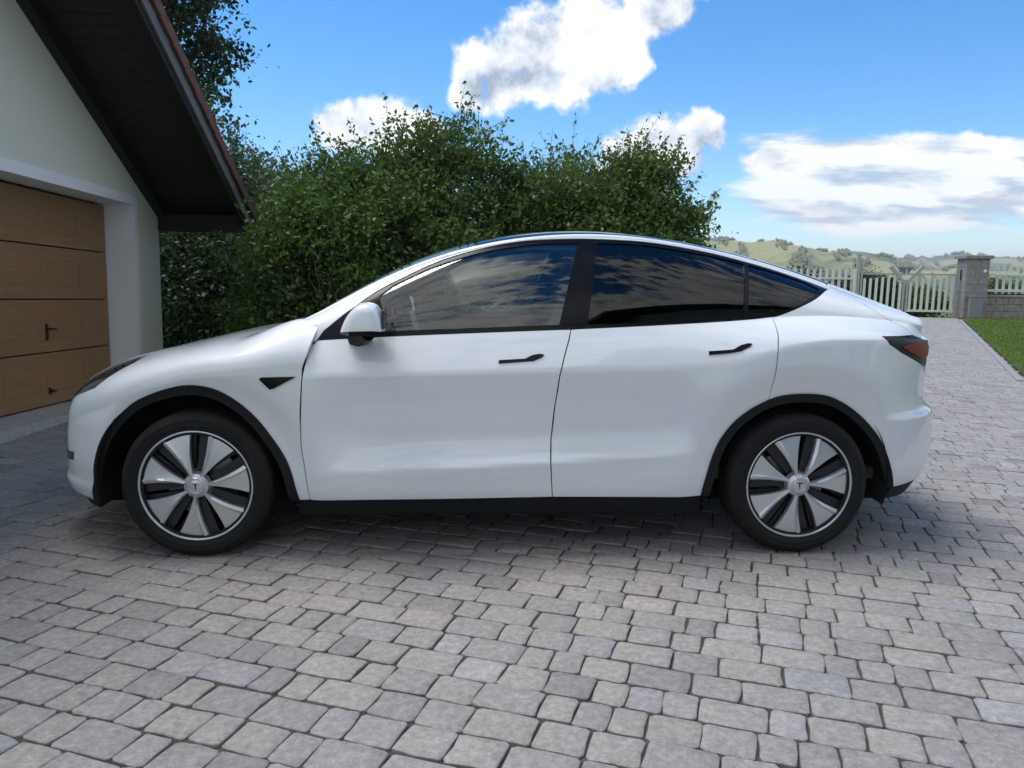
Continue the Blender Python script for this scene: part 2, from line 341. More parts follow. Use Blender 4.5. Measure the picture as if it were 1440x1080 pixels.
xtail=pch([.1,.27,.33,.40,.50,.60,.66,.70,.80,1.0,1.1],[2.30,2.40,2.435,2.46,2.47,2.47,2.46,2.41,2.39,2.395,2.38])
w_lo=pch([.10,.20,.26,.30,.34,.40],[.84,.885,.915,.932,.940,.945])
zl_f=pch([-1.0,-.9,.2,.75,1.0],[.408,.412,.466,.503,.52])
Al_f=pch([-1.0,-.75,-.2,.6,.9,1.05],[0,.011,.030,.030,.014,0])
ws_f=pch([-1.4,-1.0,-.5,0,.9,1.2,1.6],[.955,.950,.952,.955,.957,.957,.948])
def sm(x,a,b):
    t=np.clip((x-a)/(b-a),0,1); return t*t*(3-2*t)
def halfw(x,z):
    zl=zl_f(x); A=Al_f(x); zs=zs_f(x)
    base=np.where(z<.40,w_lo(z),.945)
    mid=.945+(ws_f(x)-.945)*sm(z,.50,1.0*zs)
    base=np.where(z>=.40,mid,base)
    up=A*np.where(z>zl,np.exp(.16-np.sqrt(np.maximum((z-zl)/.055,0)**2+.0256)),np.exp(.09-np.sqrt(((zl-z)/.10)**2+.0081)))
    conc=-.010*np.exp(-((z-.63)/.12)**2)*sm(x,-1.1,-.7)*(1-sm(x,.8,1.15))
    w=base+up*1.0+conc
    for cx in(-WX,WX):
        r=np.hypot(x-cx,z-WZ)
        w=w+.014*np.exp(-((r-.60)/.13)**2)*sm(z,.2,.45) - .030*sm(.60-r,0,.16)
    return w
def wrap(s,z):
    s=np.asarray(s,float); z=np.asarray(z,float)
    s,z=np.broadcast_arrays(s,z)
    xc=np.where(s<XF,XF,np.where(s>XR,XR,s))
    w=halfw(xc,z)
    th=np.where(s<XF,(XF-s)/KF,np.where(s>XR,(s-XR)/KF,0.))
    # keep arch flare fading round the corner
    b=np.where(s<XF,XF-xnose(z),xtail(z)-XR); n=np.where(s<XF,2.75,2.3)
    xa=np.where(s<XF,XF-np.tan(np.minimum(th,1.2))*.95,XR+np.tan(np.minimum(th,1.2))*.95)
    dw=np.zeros_like(w)
    for cx in(-WX,WX):
        r=np.hypot(xa-cx,z-WZ); r0=np.hypot(xc-cx,z-WZ)
        fl=lambda r:.014*np.exp(-((r-.60)/.13)**2)*sm(z,.2,.45)-.030*sm(.60-r,0,.16)
        dw=dw+np.where((th>0)&(np.abs(xc-cx)<.3),fl(r)-fl(r0),0)
    a=w+0*dw
    c,sn=np.cos(th),np.sin(th)
    r=((np.abs(c)/a)**n+(np.abs(sn)/b)**n)**(-1/n)
    x=np.where(s<XF,XF-r*sn,np.where(s>XR,XR+r*sn,s))
    y=np.where(th>0,r*c+dw*c,w)
    return x,y
# ---- upper body curves (function of x)
wb_f=spl([-1.25,-.9,-.4,.2,.8,1.3,1.7,2.05,2.35],[.865,.878,.885,.885,.872,.835,.795,.755,.72])
zb_f=spl([-1.25,-.9,-.6,-.24,.03,.31,.84,1.14,1.34,1.7,2.05,2.35],[1.005,1.03,1.05,1.069,1.082,1.095,1.125,1.145,1.16,1.165,1.13,1.075])
wr_f=spl([-1.25,-1.0,-.7,-.3,.1,.6,1.1,1.6,2.0,2.35],[.845,.79,.745,.69,.66,.645,.63,.615,.61,.62])
zr_f=spl([-1.25,-1.0,-.7,-.3,.1,.6,1.1,1.6,2.0,2.35],[1.03,1.105,1.255,1.425,1.515,1.535,1.465,1.335,1.20,1.085])
zc_f=spl([-2.3,-1.95,-1.8,-1.6,-1.3,-1.0],[.73,.845,.905,.978,1.042,1.076])
zt_f=spl([-1.25,-1.0,-.7,-.3,.1,.6,1.1,1.6,2.0,2.35],[1.02,1.125,1.305,1.49,1.576,1.588,1.515,1.39,1.25,1.125])
def body(s,t):
    """near/far half side, returns x, w(+), z.  t -1..0 lower, 0..1 shoulder, 1..2 glass, 2..3 roof"""
    s=np.asarray(s,float); t=np.asarray(t,float); s,t=np.broadcast_arrays(s,t)
    zs=zs_f(s)
    z0=.16+(zs-.16)*np.clip(t+1,0,1)
    x,w=wrap(s,z0)
    # upper
    xu=np.minimum(x,2.345)
    wb,zb,wr,zr,zt=wb_f(xu),zb_f(xu),wr_f(xu),zr_f(xu),zt_f(xu)
    wb=np.minimum(wb,w-.004)
    a=np.clip(t,0,1); c=np.clip(t-1,0,1); d=np.clip(t-2,0,1)
    # shoulder: quadratic bezier
    cw=w-.032; cz=zs+.55*(zb-zs)
    y1=(1-a)**2*w+2*a*(1-a)*cw+a*a*wb; z1=(1-a)**2*zs+2*a*(1-a)*cz+a*a*zb
    y2=wb+(wr-wb)*c+.10*c*(1-c); z2=zb+(zr-zb)*c+.018*4*c*(1-c)
    ps=d*np.pi/2; n=2/2.3
    y3=wr*np.maximum(np.cos(ps),0)**n; z3=zr+(zt-zr)*np.maximum(np.sin(ps),1e-9)**n
    y=np.where(t<=0,w,np.where(t<=1,y1,np.where(t<=2,y2,y3)))
    z=np.where(t<=0,z0,np.where(t<=1,z1,np.where(t<=2,z2,z3)))
    return x,y,z
xsp=pch([SF0,-2.2,XF-.3,XF,-.8],[-1.95,-1.78,-1.58,XF,-.8])
def front(s,t):
    """fender + hood. t -1..0 lower wrap, 0..1 cap to the centreline"""
    s=np.asarray(s,float); t=np.asarray(t,float); s,t=np.broadcast_arrays(s,t)
    zs=zs_f(s); z0=.16+(zs-.16)*np.clip(t+1,0,1)
    x,w=wrap(s,z0)
    ps=np.clip(t,0,1)*np.pi/2; n=3.4-1.15*sm(-s,1.2,2.4)+.2*sm(s,-1.4,-.95)
    cs,sn=np.maximum(np.cos(ps),0),np.maximum(np.sin(ps),0)
    r=(cs**n+sn**n)**(-1/n)
    xc=xsp(s); zc=zc_f(xc)
    k=r*cs; h=r*sn
    X=np.where(t>0,xc+(x-xc)*k,x); Y=np.where(t>0,w*k,w); Z=np.where(t>0,zs+(zc-zs)*h+.088*sm(s,-1.32,-.94)*np.exp(-((w*k-.80)/.14)**2),z0)
    return X,Y,Z
# ================================================================== THE SETTING
# ---- ground: one sheet to the horizon, a valley beyond the gate
gx = np.concatenate([np.linspace(-3000,-120,14), np.linspace(-100,100,41), np.linspace(120,4000,20)])
gy = np.concatenate([np.linspace(-1500,-80,8), np.linspace(-60,100,33), np.linspace(120,6000,30)])
def ground_z(x, y):
    r = np.hypot(x, y-3); t = np.clip((r-45)/220, 0, 1); t = t*t*(3-2*t); return -.035-24*t*np.clip((y+x*.5+20)/60, 0, 1)
GX, GY = np.meshgrid(gx, gy); vv = np.stack([GX.ravel(), GY.ravel(), ground_z(GX.ravel(), GY.ravel())], 1); nx = len(gx)
ff = [(j*nx+i, j*nx+i+1, (j+1)*nx+i+1, (j+1)*nx+i) for j in range(len(gy)-1) for i in range(nx-1)]
ground = mesh_obj('ground', vv, ff, 'field', smooth=True); ground['kind'] = 'structure'
# ---- hills across the valley: crest line by azimuth, folded slopes
def hill(name, az, elv, dist, depth, seed, n=150, m=26):
    f = spl(az, elv); A = np.linspace(az[0], az[-1], n); vs = []; r = np.random.default_rng(seed)
    ph = r.uniform(0, 6.28, 12); fr = r.uniform(.5, 5, 12)
    for j in range(m):
        t = j/(m-1)                                   # 0 foot, ~.6 crest, 1 behind
        for a in A:
            d = dist*(1+.05*math.sin(a*.6+seed))+depth*t
            wob = sum(math.sin(a*fr[k]+ph[k]+t*5*(k % 3))/(1+fr[k]) for k in range(12))
            prof = math.sin(min(t/.62, 1)*math.pi/2)**1.25 if t < .62 else 1-.5*((t-.62)/.38)**1.5
            top = (dist+depth*.62)*math.tan(R(float(f(a)))) + 22
            z = -25+top*prof*(1+.05*wob*math.sin(min(t/.62,1)*math.pi)) + (2.6*math.sin(a*37+seed)+1.8*math.sin(a*91+2)+1.5*math.sin(a*173))*(.3 if t < .3 else 1)*dist/1400
            vs.append((d*math.sin(R(a)), d*math.cos(R(a)), z))
    fs = [(j*n+i, j*n+i+1, (j+1)*n+i+1, (j+1)*n+i) for j in range(m-1) for i in range(n-1)]
    o = mesh_obj(name, vs, fs, 'hill_cover', smooth=True); o['kind'] = 'structure'
    # woods on the slopes: small rounded crowns, one mass
    G = np.array(vs).reshape(m, n, 3); A_ = np.linspace(az[0], az[-1], n); lo, hi = max(az[0], 8), min(az[-1], 44); P_ = []
    ncan = 34000; aa = r.uniform(lo, hi, ncan); tt_ = r.uniform(.05, .8, ncan)
    f1 = np.sin(aa*1.7+tt_*9+seed)+np.sin(aa*3.1-tt_*14+2)+.7*np.sin(aa*6.3+tt_*23)+.5*np.sin(aa*13+tt_*41)
    keep = f1 > 1.25; aa, tt_ = aa[keep], tt_[keep]; fi = (aa-az[0])/(az[-1]-az[0])*(n-1); fj = tt_*(m-1); i0 = fi.astype(int); j0 = fj.astype(int); u_ = (fi-i0)[:,None]; v_2 = (fj-j0)[:,None]
    pos = G[j0,i0]*(1-u_)*(1-v_2)+G[j0,i0+1]*u_*(1-v_2)+G[j0+1,i0]*(1-u_)*v_2+G[j0+1,i0+1]*u_*v_2
    kk = len(pos); ang = np.arange(5)*2*math.pi/5; rad = r.uniform(1.6,3.2,kk)*(dist/1000)**.6; hg = rad*r.uniform(1.5,2.6,kk)
    tri = np.empty((kk,10,3,3)); tn = np.repeat(r.beta(2,2,kk)*.7+.3*(f1[keep] > 1.2), 30)
    for q_ in range(5):
        a_, b_ = ang[q_], ang[(q_+1) % 5]
        ra = np.stack([rad*math.cos(a_), rad*math.sin(a_), hg*.5],1)+pos; rb_ = np.stack([rad*math.cos(b_), rad*math.sin(b_), hg*.5],1)+pos; tp = pos+np.stack([rad*0, rad*0, hg],1); bt = pos-np.stack([rad*0, rad*0, rad*.3],1)
        tri[:,q_,0] = ra; tri[:,q_,1] = rb_; tri[:,q_,2] = tp; tri[:,5+q_,0] = bt; tri[:,5+q_,1] = rb_; tri[:,5+q_,2] = ra
    np_mesh('wood', tri.reshape(-1,3), 3, 'leaf_wood', o, tn)['kind'] = 'stuff'
    return o
hill('hill', [-70,-40,-10,5,14,16.8,18.3,20.6,21.7,22.7,24,25.1,27,28.2,29,30.2,33,38,50], [2.0,2.6,3.1,3.3,3.1,3.08,3.06,2.66,2.78,2.6,2.2,2.1,2.12,2.1,1.75,1.3,1.0,.8,.5], 900, 800, 3)
hill('hill', [12,20,26,28.5,30,31,32.5,34,36.5,39,42,48,60,75], [1.6,1.7,1.6,1.6,1.62,1.75,1.72,1.8,1.5,1.75,1.9,1.6,1.9,1.6], 2100, 1400, 9)
# ---- driveway of tumbled pavers
DRIVE = [(-4.12,-7.5),(-4.05,3.0),(-3.6,5.0),(-2.5,4.35),(4.2,4.05),(6.0,6.2),(13.3,24.3),(18.5,23.45),(17.3,22.0),(7.55,5.67),(6.9,4.6),(7.6,3.2),(8.2,-7.5)]
DRIVE = [(-4.12,-7.5),(-4.05,3.0),(-3.6,4.6),(-2.5,4.35),(4.2,4.05),(6.0,6.2),(13.0,24.6),(18.28,23.70),(17.33,22.0),(7.45,5.52),(10.4,2.2),(10.4,-7.5)]
vs = [(x, y, -.010) for x, y in DRIVE]
drive = mesh_obj('driveway', vs, [tuple(range(len(vs)))], 'joint_sand'); drive['kind'] = 'structure'
ca, sa = math.cos(R(-21)), math.sin(R(-21)); E1 = np.array((ca, sa)); E2 = np.array((-sa, ca))
CW = .147
P0 = []; q = -12.0
row = 0
while q < 32:
    p = -24+random.random()*.3; last = None
    while p < 24:
        L = random.choices((.112,.160,.212), (.26,.40,.34))[0]
        c = E1*(p+L/2)+E2*(q+CW/2)
        if -4.3 < c[0] < 19 and -7.5 < c[1] < 25: P0.append((p, q, L))
        p += L
    q += CW; row += 1
PP = np.array(P0); ctr = np.outer(PP[:,0]+PP[:,2]/2, E1)+np.outer(PP[:,1]+CW/2, E2)
ok = in_poly_np(ctr, DRIVE)
u, v_, zc_ = project(np.c_[ctr, np.zeros(len(ctr))])
vis = (zc_ > .3) & (u > -420) & (u < 1860) & (v_ < 1400)
PP = PP[ok & vis]; ctr = ctr[ok & vis]; u, v_, zc_ = u[ok & vis], v_[ok & vis], zc_[ok & vis]
infr = (u > 0) & (u < 1440) & (v_ < 1080)
size = np.where(infr, PP[:,2]/zc_**3, 0)
order = np.argsort(-size); singles = set(order[:300].tolist())
tones = rng.beta(2.2, 2.2, len(PP))
def paver_geo(p, q, L, tone_seed):
    g = .0030; r = np.random.default_rng(tone_seed)
    x0, x1, y0, y1 = p+g, p+L-g, q+g, q+CW-g
    c = .011
    base = [(x0+c,y0),((x0+x1)/2,y0),(x1-c,y0),(x1,y0+c),(x1,(y0+y1)/2),(x1,y1-c),(x1-c,y1),((x0+x1)/2,y1),(x0+c,y1),(x0,y1-c),(x0,(y0+y1)/2),(x0,y0+c)]
    j = r.uniform(-.0042,.0042,(12,2)); pts = np.array(base)+j
    cen = pts.mean(0); inn = cen+(pts-cen)*np.array([1-.0042*2/L, 1-.0042*2/CW]); h = r.uniform(-.003,.003); tx, ty = r.uniform(-.012,.012,2)
    def W(pt, z):
        w = E1*pt[0]+E2*pt[1]; d = pt-cen; return (w[0], w[1], z+d[0]*tx+d[1]*ty+h)
    vs = [W(pt, -.03) for pt in pts]+[W(pt, -.0034+r.uniform(-.001,.001)) for pt in pts]+[W(pt, 0) for pt in inn]+[W(cen+(inn[k]-cen)*.55, .0004+r.uniform(-.0008,.0008)) for k in range(12)]
    fs = [(k, (k+1) % 12, 12+(k+1) % 12, 12+k) for k in range(12)]+[(12+k, 12+(k+1) % 12, 24+(k+1) % 12, 24+k) for k in range(12)]+[(24+k, 24+(k+1) % 12, 36+(k+1) % 12, 36+k) for k in range(12)]+[tuple(range(36, 48))]
    return vs, fs
rest = MB(); rest_t = []
for i in range(len(PP)):
    vs, fs = paver_geo(*PP[i], i)
    if i in singles:
        cx, cy = ctr[i]; o = mesh_obj('paver', [(x-cx, y-cy, z) for x, y, z in vs], fs, 'paver', drive); o.location = (cx, cy, 0)
        set_tone(o.data, [tones[i]]*len(vs)); o.data.polygons.foreach_set('use_smooth', [False]*12+[True]*25)
    else:
        rest.add(vs, fs); rest_t += [tones[i]]*len(vs)
o = rest.build('paver_field', 'paver', drive); set_tone(o.data, rest_t); o['kind'] = 'stuff'
# ---- lawn with kerb
LAWN = [(7.62,5.66),(17.45,22.0),(18.9,23.4),(30,22),(30,4),(13,2.3),(10.6,2.25)]
lawn = mesh_obj('lawn', [(x, y, .012) for x, y in LAWN], [tuple(range(len(LAWN)))], 'lawn_ground'); lawn['kind'] = 'structure'
kerb = mesh_obj('kerb', [(7.45,5.62,-.012),(7.60,5.54,-.012),(17.45,21.95,-.012),(17.3,22.0,-.012)], [(0,1,2,3)], 'joint_sand'); kerb['kind'] = 'structure'
ka, kb = Vector((7.44,5.58,0)), Vector((17.36,22.02,0)); kd = (kb-ka).normalized(); kl = (kb-ka).length; kmesh = None
for i in range(int(kl/.8)):
    if kmesh is None:
        m = MB().box(0,.79,-.05,.05,-.03,.016,.008); k = m.build('kerb_block', 'kerb_stone', kerb); kmesh = k.data
    else: k = obj_from_mesh('kerb_block', kmesh, kerb)
    k.location = ka+kd*(i*.8); k.rotation_euler = (0, 0, math.atan2(kd.y, kd.x))
# grass blades
NB = 60000; bp = []
while len(bp) < NB:
    c = np.c_[rng.uniform(7.5,30,40000), rng.uniform(2.3,23.5,40000)]; c = c[in_poly_np(c, LAWN)]
    uu, vv_, zz = project(np.c_[c, np.zeros(len(c))]); c = c[(uu < 1640) & (uu > 1200) & (rng.uniform(0,1,len(c)) < np.clip((11/zz)**1.5, .06, 1))]
    bp += c.tolist()
bp = np.array(bp[:NB]); hgt = rng.uniform(.03,.075,NB); az = rng.uniform(0,6.28,NB); wd = .0045+.0006*np.hypot(bp[:,0]-8,bp[:,1]-5)
side = np.c_[np.cos(az), np.sin(az)]*wd[:,None]; lean = np.c_[rng.normal(0,.025,NB), rng.normal(0,.025,NB)]
v3 = np.empty((NB,3,3)); v3[:,0,:2] = bp-side; v3[:,1,:2] = bp+side; v3[:,2,:2] = bp+lean; v3[:,:2,2] = .008; v3[:,2,2] = hgt
g = np_mesh('grass', v3.reshape(-1,3), 3, 'grass_blade', lawn, np.repeat(rng.beta(2,2,NB), 3)); g['kind'] = 'stuff'

# ================================================================== GARAGE (level building beside the sloping drive)
gd = Vector((.029,.999,-.030)).normalized(); gn_ = gd.cross(Vector((0,0,1))).normalized(); gu = gn_.cross(gd)
gar = empty('garage'); gar.matrix_world = Matrix(((gn_.x,gd.x,gu.x,-4.121),(gn_.y,gd.y,gu.y,4.204),(gn_.z,gd.z,gu.z,0),(0,0,0,1)))
tag(gar, 'cream garage with brown timber-look door and dark overhanging eaves', 'garage')
XW = .30; CR = .62; NEAR = -7.4; RIDGE = -3.35; SL = math.tan(R(30)); HE = 2.10
def roof_h(a): return HE+SL*(CR-a) if a > RIDGE else HE+SL*(CR-RIDGE)-SL*(RIDGE-a)
DL, DR, DT = -2.75, -.02, 2.05                      # door opening
m = MB()                                            # gable wall with the opening
T = .30
m.prism([(DR+.02,-.3),(CR,-.3),(CR,roof_h(CR)),(DR+.02,roof_h(DR))], 'x', -.3+T*0, XW)
m.prism([(DL-.02,DT+.02),(DR+.02,DT+.02),(DR+.02,roof_h(DR)),(DL-.02,roof_h(DL))], 'x', -.3, XW)
m.prism([(NEAR,-.3),(DL-.02,-.3),(DL-.02,roof_h(DL)),(RIDGE,roof_h(RIDGE)),(NEAR,roof_h(NEAR))], 'x', -.3, XW)
m.box(-8, -.3, CR-.3, CR, -.3, HE); m.box(-8, -.3, NEAR, NEAR+.3, -.3, HE); m.box(-8.3, -8, NEAR, CR, -.3, HE)
m.build('wall', 'render_cream', gar)
# white frame round the opening, its reveal included
FW = .075
m = MB().box(-.02, XW+.012, DR, DR+FW, -.1, DT+FW).box(-.02, XW+.012, DL-FW, DL, -.1, DT+FW).box(-.02, XW+.012, DL, DR, DT, DT+FW+.03)
m.build('door_frame', 'render_white', gar)
door = MB().box(-.10, -.052, DL+.01, DR-.012, .02, DT-.005).build('door', 'iron_black', gar)
ph = (DT-.04)/4; pmesh = None
for i in range(4):
    if pmesh is None:
        m = MB(); m.box(-.05, 0, DL+.012, DR-.02, 0, ph-.012, .006); k = m.build('door_panel', 'door_wood', door); pmesh = k.data
    else: k = obj_from_mesh('door_panel', pmesh, door)
    k.location = (0, 0, .028+i*ph)
    # pressed fields on each section
for i in range(4):
    for j in range(4):
        y0 = DL+.16+j*.66; z0 = .028+i*ph+.13
        k = MB().box(.0, .003, y0, y0+.50, z0, z0+ph-.27, .0013).build('door_field', 'door_wood', door)
hm = MB().box(.002,.012,-1.262,-1.226,.64,.80,.003).tube([(.012,-1.244,.75),(.05,-1.244,.75)], .009).tube([(.05,-1.25,.75),(.052,-1.16,.747)], [.010,.008])
hm.build('handle', 'iron_black', door)
MB().box(.002,.012,-1.262,-1.22,.13,.19,.003).tube([(.012,-1.24,.16),(.045,-1.24,.16)], .012).tube([(.04,-1.25,.16),(.045,-1.20,.16)], .008).build('lock', 'iron_black', door)
MB().box(-.06, XW+.12, DL-.2, DR+.15, -.25, .012, .004).build('doorstep', 'concrete', gar)
# roof
OV = 1.02; EA = .17                                  # verge overhang towards the drive, eaves overhang
th = R(30); nrm = (math.sin(th), math.cos(th))       # in (a, h)
def rp(a, off): b = roof_h(a); return (a+nrm[0]*off, b+nrm[1]*off)
roof = MB()
a0, a1 = RIDGE, CR+EA
roof.prism([rp(a1,.05), rp(a1,.10), (RIDGE, roof_h(RIDGE)+.10/math.cos(th)), (RIDGE, roof_h(RIDGE)+.05/math.cos(th))], 'x', -8.5, XW+OV-.03)
roof.prism([(2*RIDGE-p[0], p[1]) for p in (rp(a1,.05), rp(a1,.10), (RIDGE, roof_h(RIDGE)+.10/math.cos(th)), (RIDGE, roof_h(RIDGE)+.05/math.cos(th)))], 'x', -8.5, XW+OV-.03)
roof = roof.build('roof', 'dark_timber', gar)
# soffit boards under the overhang
nb = int((a1-a0)/math.cos(th)/.125)
bm_ = None
for i in range(nb):
    a = a1-(i+.5)*.125*math.cos(th); pa, pb = rp(a, .022), None
    if bm_ is None:
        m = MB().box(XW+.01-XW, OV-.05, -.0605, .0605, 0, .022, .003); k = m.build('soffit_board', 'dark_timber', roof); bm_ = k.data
    else: k = obj_from_mesh('soffit_board', bm_, roof)
    k.location = (XW, pa[0], pa[1]); k.rotation_euler = (-th, 0, 0)
# rafter at the wall, verge board, fascia
def slope_bar(name, x0, x1, o0, o1, material, ext=0.0):
    m = MB().prism([rp(a1+ext, o0), rp(a1+ext, o1), (RIDGE, roof_h(RIDGE)+o1/math.cos(th)), (RIDGE, roof_h(RIDGE)+o0/math.cos(th))], 'x', x0, x1); return m.build(name, material, roof)
slope_bar('wall_rafter', XW+.003, XW+.10, -.12, .020, 'dark_timber', -.14)
slope_bar('verge_board', XW+OV-.055, XW+OV-.028, -.155, .045, 'dark_timber', .0)
slope_bar('verge_fascia', XW+OV-.026, XW+OV, -.10, .06, 'grey_fascia', .02)
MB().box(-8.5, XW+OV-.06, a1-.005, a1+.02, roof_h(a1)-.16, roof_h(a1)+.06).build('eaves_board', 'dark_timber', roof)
MB().box(-.3, XW+OV-.08, CR-.02, CR+.16, HE-.27, HE-.085, .006).build('purlin', 'dark_timber', roof)
# verge tiles one by one
tm = None; nt_ = int((a1-a0)/math.cos(th)/.29)
for i in range(nt_):
    a = a1+.05-(i)*.29*math.cos(th); p = rp(a, .105)
    if tm is None:
        m = MB().box(-.20, .045, -.30, .045, .0, .028, .006); m.box(.022, .046, -.30, .045, -.085, .002, .004); k = m.build('verge_tile', 'roof_tile', roof); tm = k.data
    else: k = obj_from_mesh('verge_tile', tm, roof)
    k.location = (XW+OV-.012, p[0], p[1]+.012); k.rotation_euler = (-th+R(3.5), R(random.uniform(-.6,.6)), R(random.uniform(-.5,.5)))
# field of the roof: rows of interlocking tiles behind the verge, joined
m = MB()
for s_ in (1,-1):
    for i in range(nt_):
        a = a1+.05-i*.29*math.cos(th); p = rp(a, .105); q2 = rp(a-.33*math.cos(th), .115)
        prof = [(p[0], p[1]), (p[0], p[1]+.03), (q2[0], q2[1]+.02), (q2[0], q2[1]-.0)]
        if s_ < 0: prof = [(2*RIDGE-y, z) for y, z in prof][::-1]
        m.prism(prof, 'x', -8.5, XW+OV-.22 if s_ > 0 else XW+OV)
o = m.build('roof_tiles', 'roof_tile', roof); o['kind'] = 'stuff'

# ================================================================== GATE, PILLARS, FENCE
GP0 = Vector((18.3,23.63,0)); GG = Vector((-.985,.17,0)).normalized()
grz = math.atan2(GG.y, GG.x)
def at_gate(o, a, off=0):
    nrm_ = Vector((-GG.y, GG.x, 0)); o.location = GP0+GG*a+nrm_*off; o.rotation_euler = (0, 0, grz)
def picket(h, wdt=.095, t=.03):
    r = wdt/2; arc = [(r*math.cos(t_), h-r+r*math.sin(t_)) for t_ in np.linspace(0, math.pi, 7)]
    return MB().prism([(r,0)]+arc+[(-r,0)], 'y', -t/2, t/2)
def pillar(a, w_, h, label):
    e = empty('gate_pillar'); at_gate(e, a, 0); tag(e, label, 'pillar')
    rows = 7; rh = h/rows
    core = MB().box(-w_/2+.02, w_/2-.02, -w_/2+.02, w_/2-.02, -.1, h).build('core', 'pillar_block', e)
    for k in range(rows):
        off = (k % 2)*.14-.07
        for (xa, xb) in ((-w_/2, off-.004), (off+.004, w_/2)):
            MB().box(xa, xb, -w_/2, w_/2, k*rh+.004, (k+1)*rh-.004, .010).build('block', 'pillar_block', core)
    MB().box(-w_/2-.09, w_/2+.09, -w_/2-.09, w_/2+.09, h, h+.13, .02).build('cap', 'cap_stone', e)
    return e
pl = pillar(-.39, .80, 2.20, 'grey stone gate pillar with flat cap beside the lawn')
MB().box(-.02,.02,.40,.43,1.42,1.80,.006).build('hinge', 'iron_black', pl).location = (.42,-.4,0)
m = MB().lathe_y([(0,-.02),(.05,-.02),(.06,0),(0,.0)], 14); k = m.build('bell_button', 'button_white', pl); k.location = (-.25, .41, 1.76)
bx_ = empty('meter_box'); at_gate(bx_, -.36, .0); tag(bx_, 'grey metal meter box at the foot of the gate pillar', 'box')
o_ = MB().box(-.23,.23,.42,.62,.0,.79,.012).build('cabinet', 'box_grey', bx_); MB().box(-.20,.20,.621,.632,.05,.74,.004).build('cabinet_door', 'box_grey', bx_); MB().box(-.25,.25,.41,.64,.791,.82,.006).build('lid', 'box_grey', bx_)
PIC = picket(1.22).build('picket', 'fence_white'); PICm = PIC.data; bpy.data.objects.remove(PIC)
def leaf(a0_, a1_, label, post_side):
    e = empty('gate_leaf'); at_gate(e, a0_); tag(e, label, 'gate', 'leaves of the driveway gate')
    L_ = a1_-a0_
    MB().box(0,L_,-.025,.025,.20,.28,.004).build('bottom_rail', 'fence_white', e)
    MB().box(0,L_,-.025,.025,1.58,1.64,.004).build('top_rail', 'gate_grey', e)
    MB().box(0,.07,-.035,.035,.08,1.95 if post_side == 0 else 1.40,.004).build('stile', 'gate_grey', e); MB().box(L_-.07,L_,-.035,.035,.08,1.95 if post_side == 1 else 1.40,.004).build('stile', 'gate_grey', e)
    nP = int((L_-.2)/.195)
    for i in range(nP):
        k = obj_from_mesh('picket', PICm, e); k.location = (.16+i*(L_-.32)/(nP-1), 0, .28); k.scale = (1,1,1+.05*math.cos(i/(nP-1)*math.pi))
    # raised diagonal arm of the V at the meeting stile
    xa, xb = (L_-.03, L_-.52) if post_side == 0 else (.03, .52)
    m = MB().prism([(xa-.0,1.22),(xa,1.36),(xb,1.95),(xb+(-.1 if post_side == 0 else .1),1.86)], 'y', -.04, .04); m.build('brace', 'gate_grey', e)
    return e
g1 = leaf(.12, 1.94, 'right pale picket gate leaf hung on the stone pillar', 0)
g2 = leaf(1.99, 3.62, 'left pale picket gate leaf hung on the slim grey post', 1)
MB().prism([(1.60,1.87),(1.82,1.87),(1.82,1.60)], 'y', -.02, .02).build('crest_panel', 'gate_panel', g1)
MB().prism([(0,1.87),(.30,1.87),(0,1.58)], 'y', -.02, .02).build('crest_panel', 'gate_panel', g2)
gp_ = empty('gate_post'); at_gate(gp_, 3.72); tag(gp_, 'slim grey gate post between the gate and the picket fence', 'post')
MB().box(-.06,.06,-.06,.06,-.1,2.30,.006).build('shaft', 'gate_grey', gp_); MB().box(-.075,.075,-.075,.075,2.30,2.34,.004).build('cap', 'gate_grey', gp_)
# low wall with fence, right of the pillar
wl = empty('garden_wall'); at_gate(wl, -.82); tag(wl, 'low stone garden wall along the lawn', 'wall')
core = MB().box(-9,0,-.16,.16,-.1,.80).build('core', 'wall_stone', wl)
r_ = random.Random(5)
for k in range(3):
    x = 0
    while x > -4.5:
        L_ = r_.uniform(.38,.72); MB().box(max(x-L_,-9)+.008, x-.008, -.19, .19, k*.265+.006, (k+1)*.265-.006, .022).build('stone', 'wall_stone', core); x -= L_
MB().box(-9,0,-.22,.22,.80,.88,.012).build('coping', 'cap_stone', wl)
def fence(a0_, L_, z0, label, hh):
    e = empty('picket_fence'); at_gate(e, a0_); tag(e, label, 'fence', 'white picket fences by the gate')
    MB().box(0,L_,-.03,.03,z0+.12,z0+.22,.004).build('rail', 'fence_white', e); MB().box(0,L_,-.03,.03,z0+hh-.34,z0+hh-.27,.004).build('rail', 'fence_white', e)
    nP = int(L_/.235)
    pk = picket(hh, .10).build('picket', 'fence_white', e); pk.location = (.06,-.045,z0+.05); md = pk.data
    for i in range(1, nP): k = obj_from_mesh('picket', md, e); k.location = (.06+i*.235,-.045,z0+.05)
    for x in np.arange(.0, L_, 2.2): MB().box(x-.05, x+.05, .035, .12, z0, z0+hh+.06, .006).build('post', 'fence_white', e)
fence(-7.0, 6.1, .88, 'white picket fence on top of the low stone wall', 1.05)
fence(3.85, 14, .0, 'white picket fence left of the gate behind the car', 1.72)

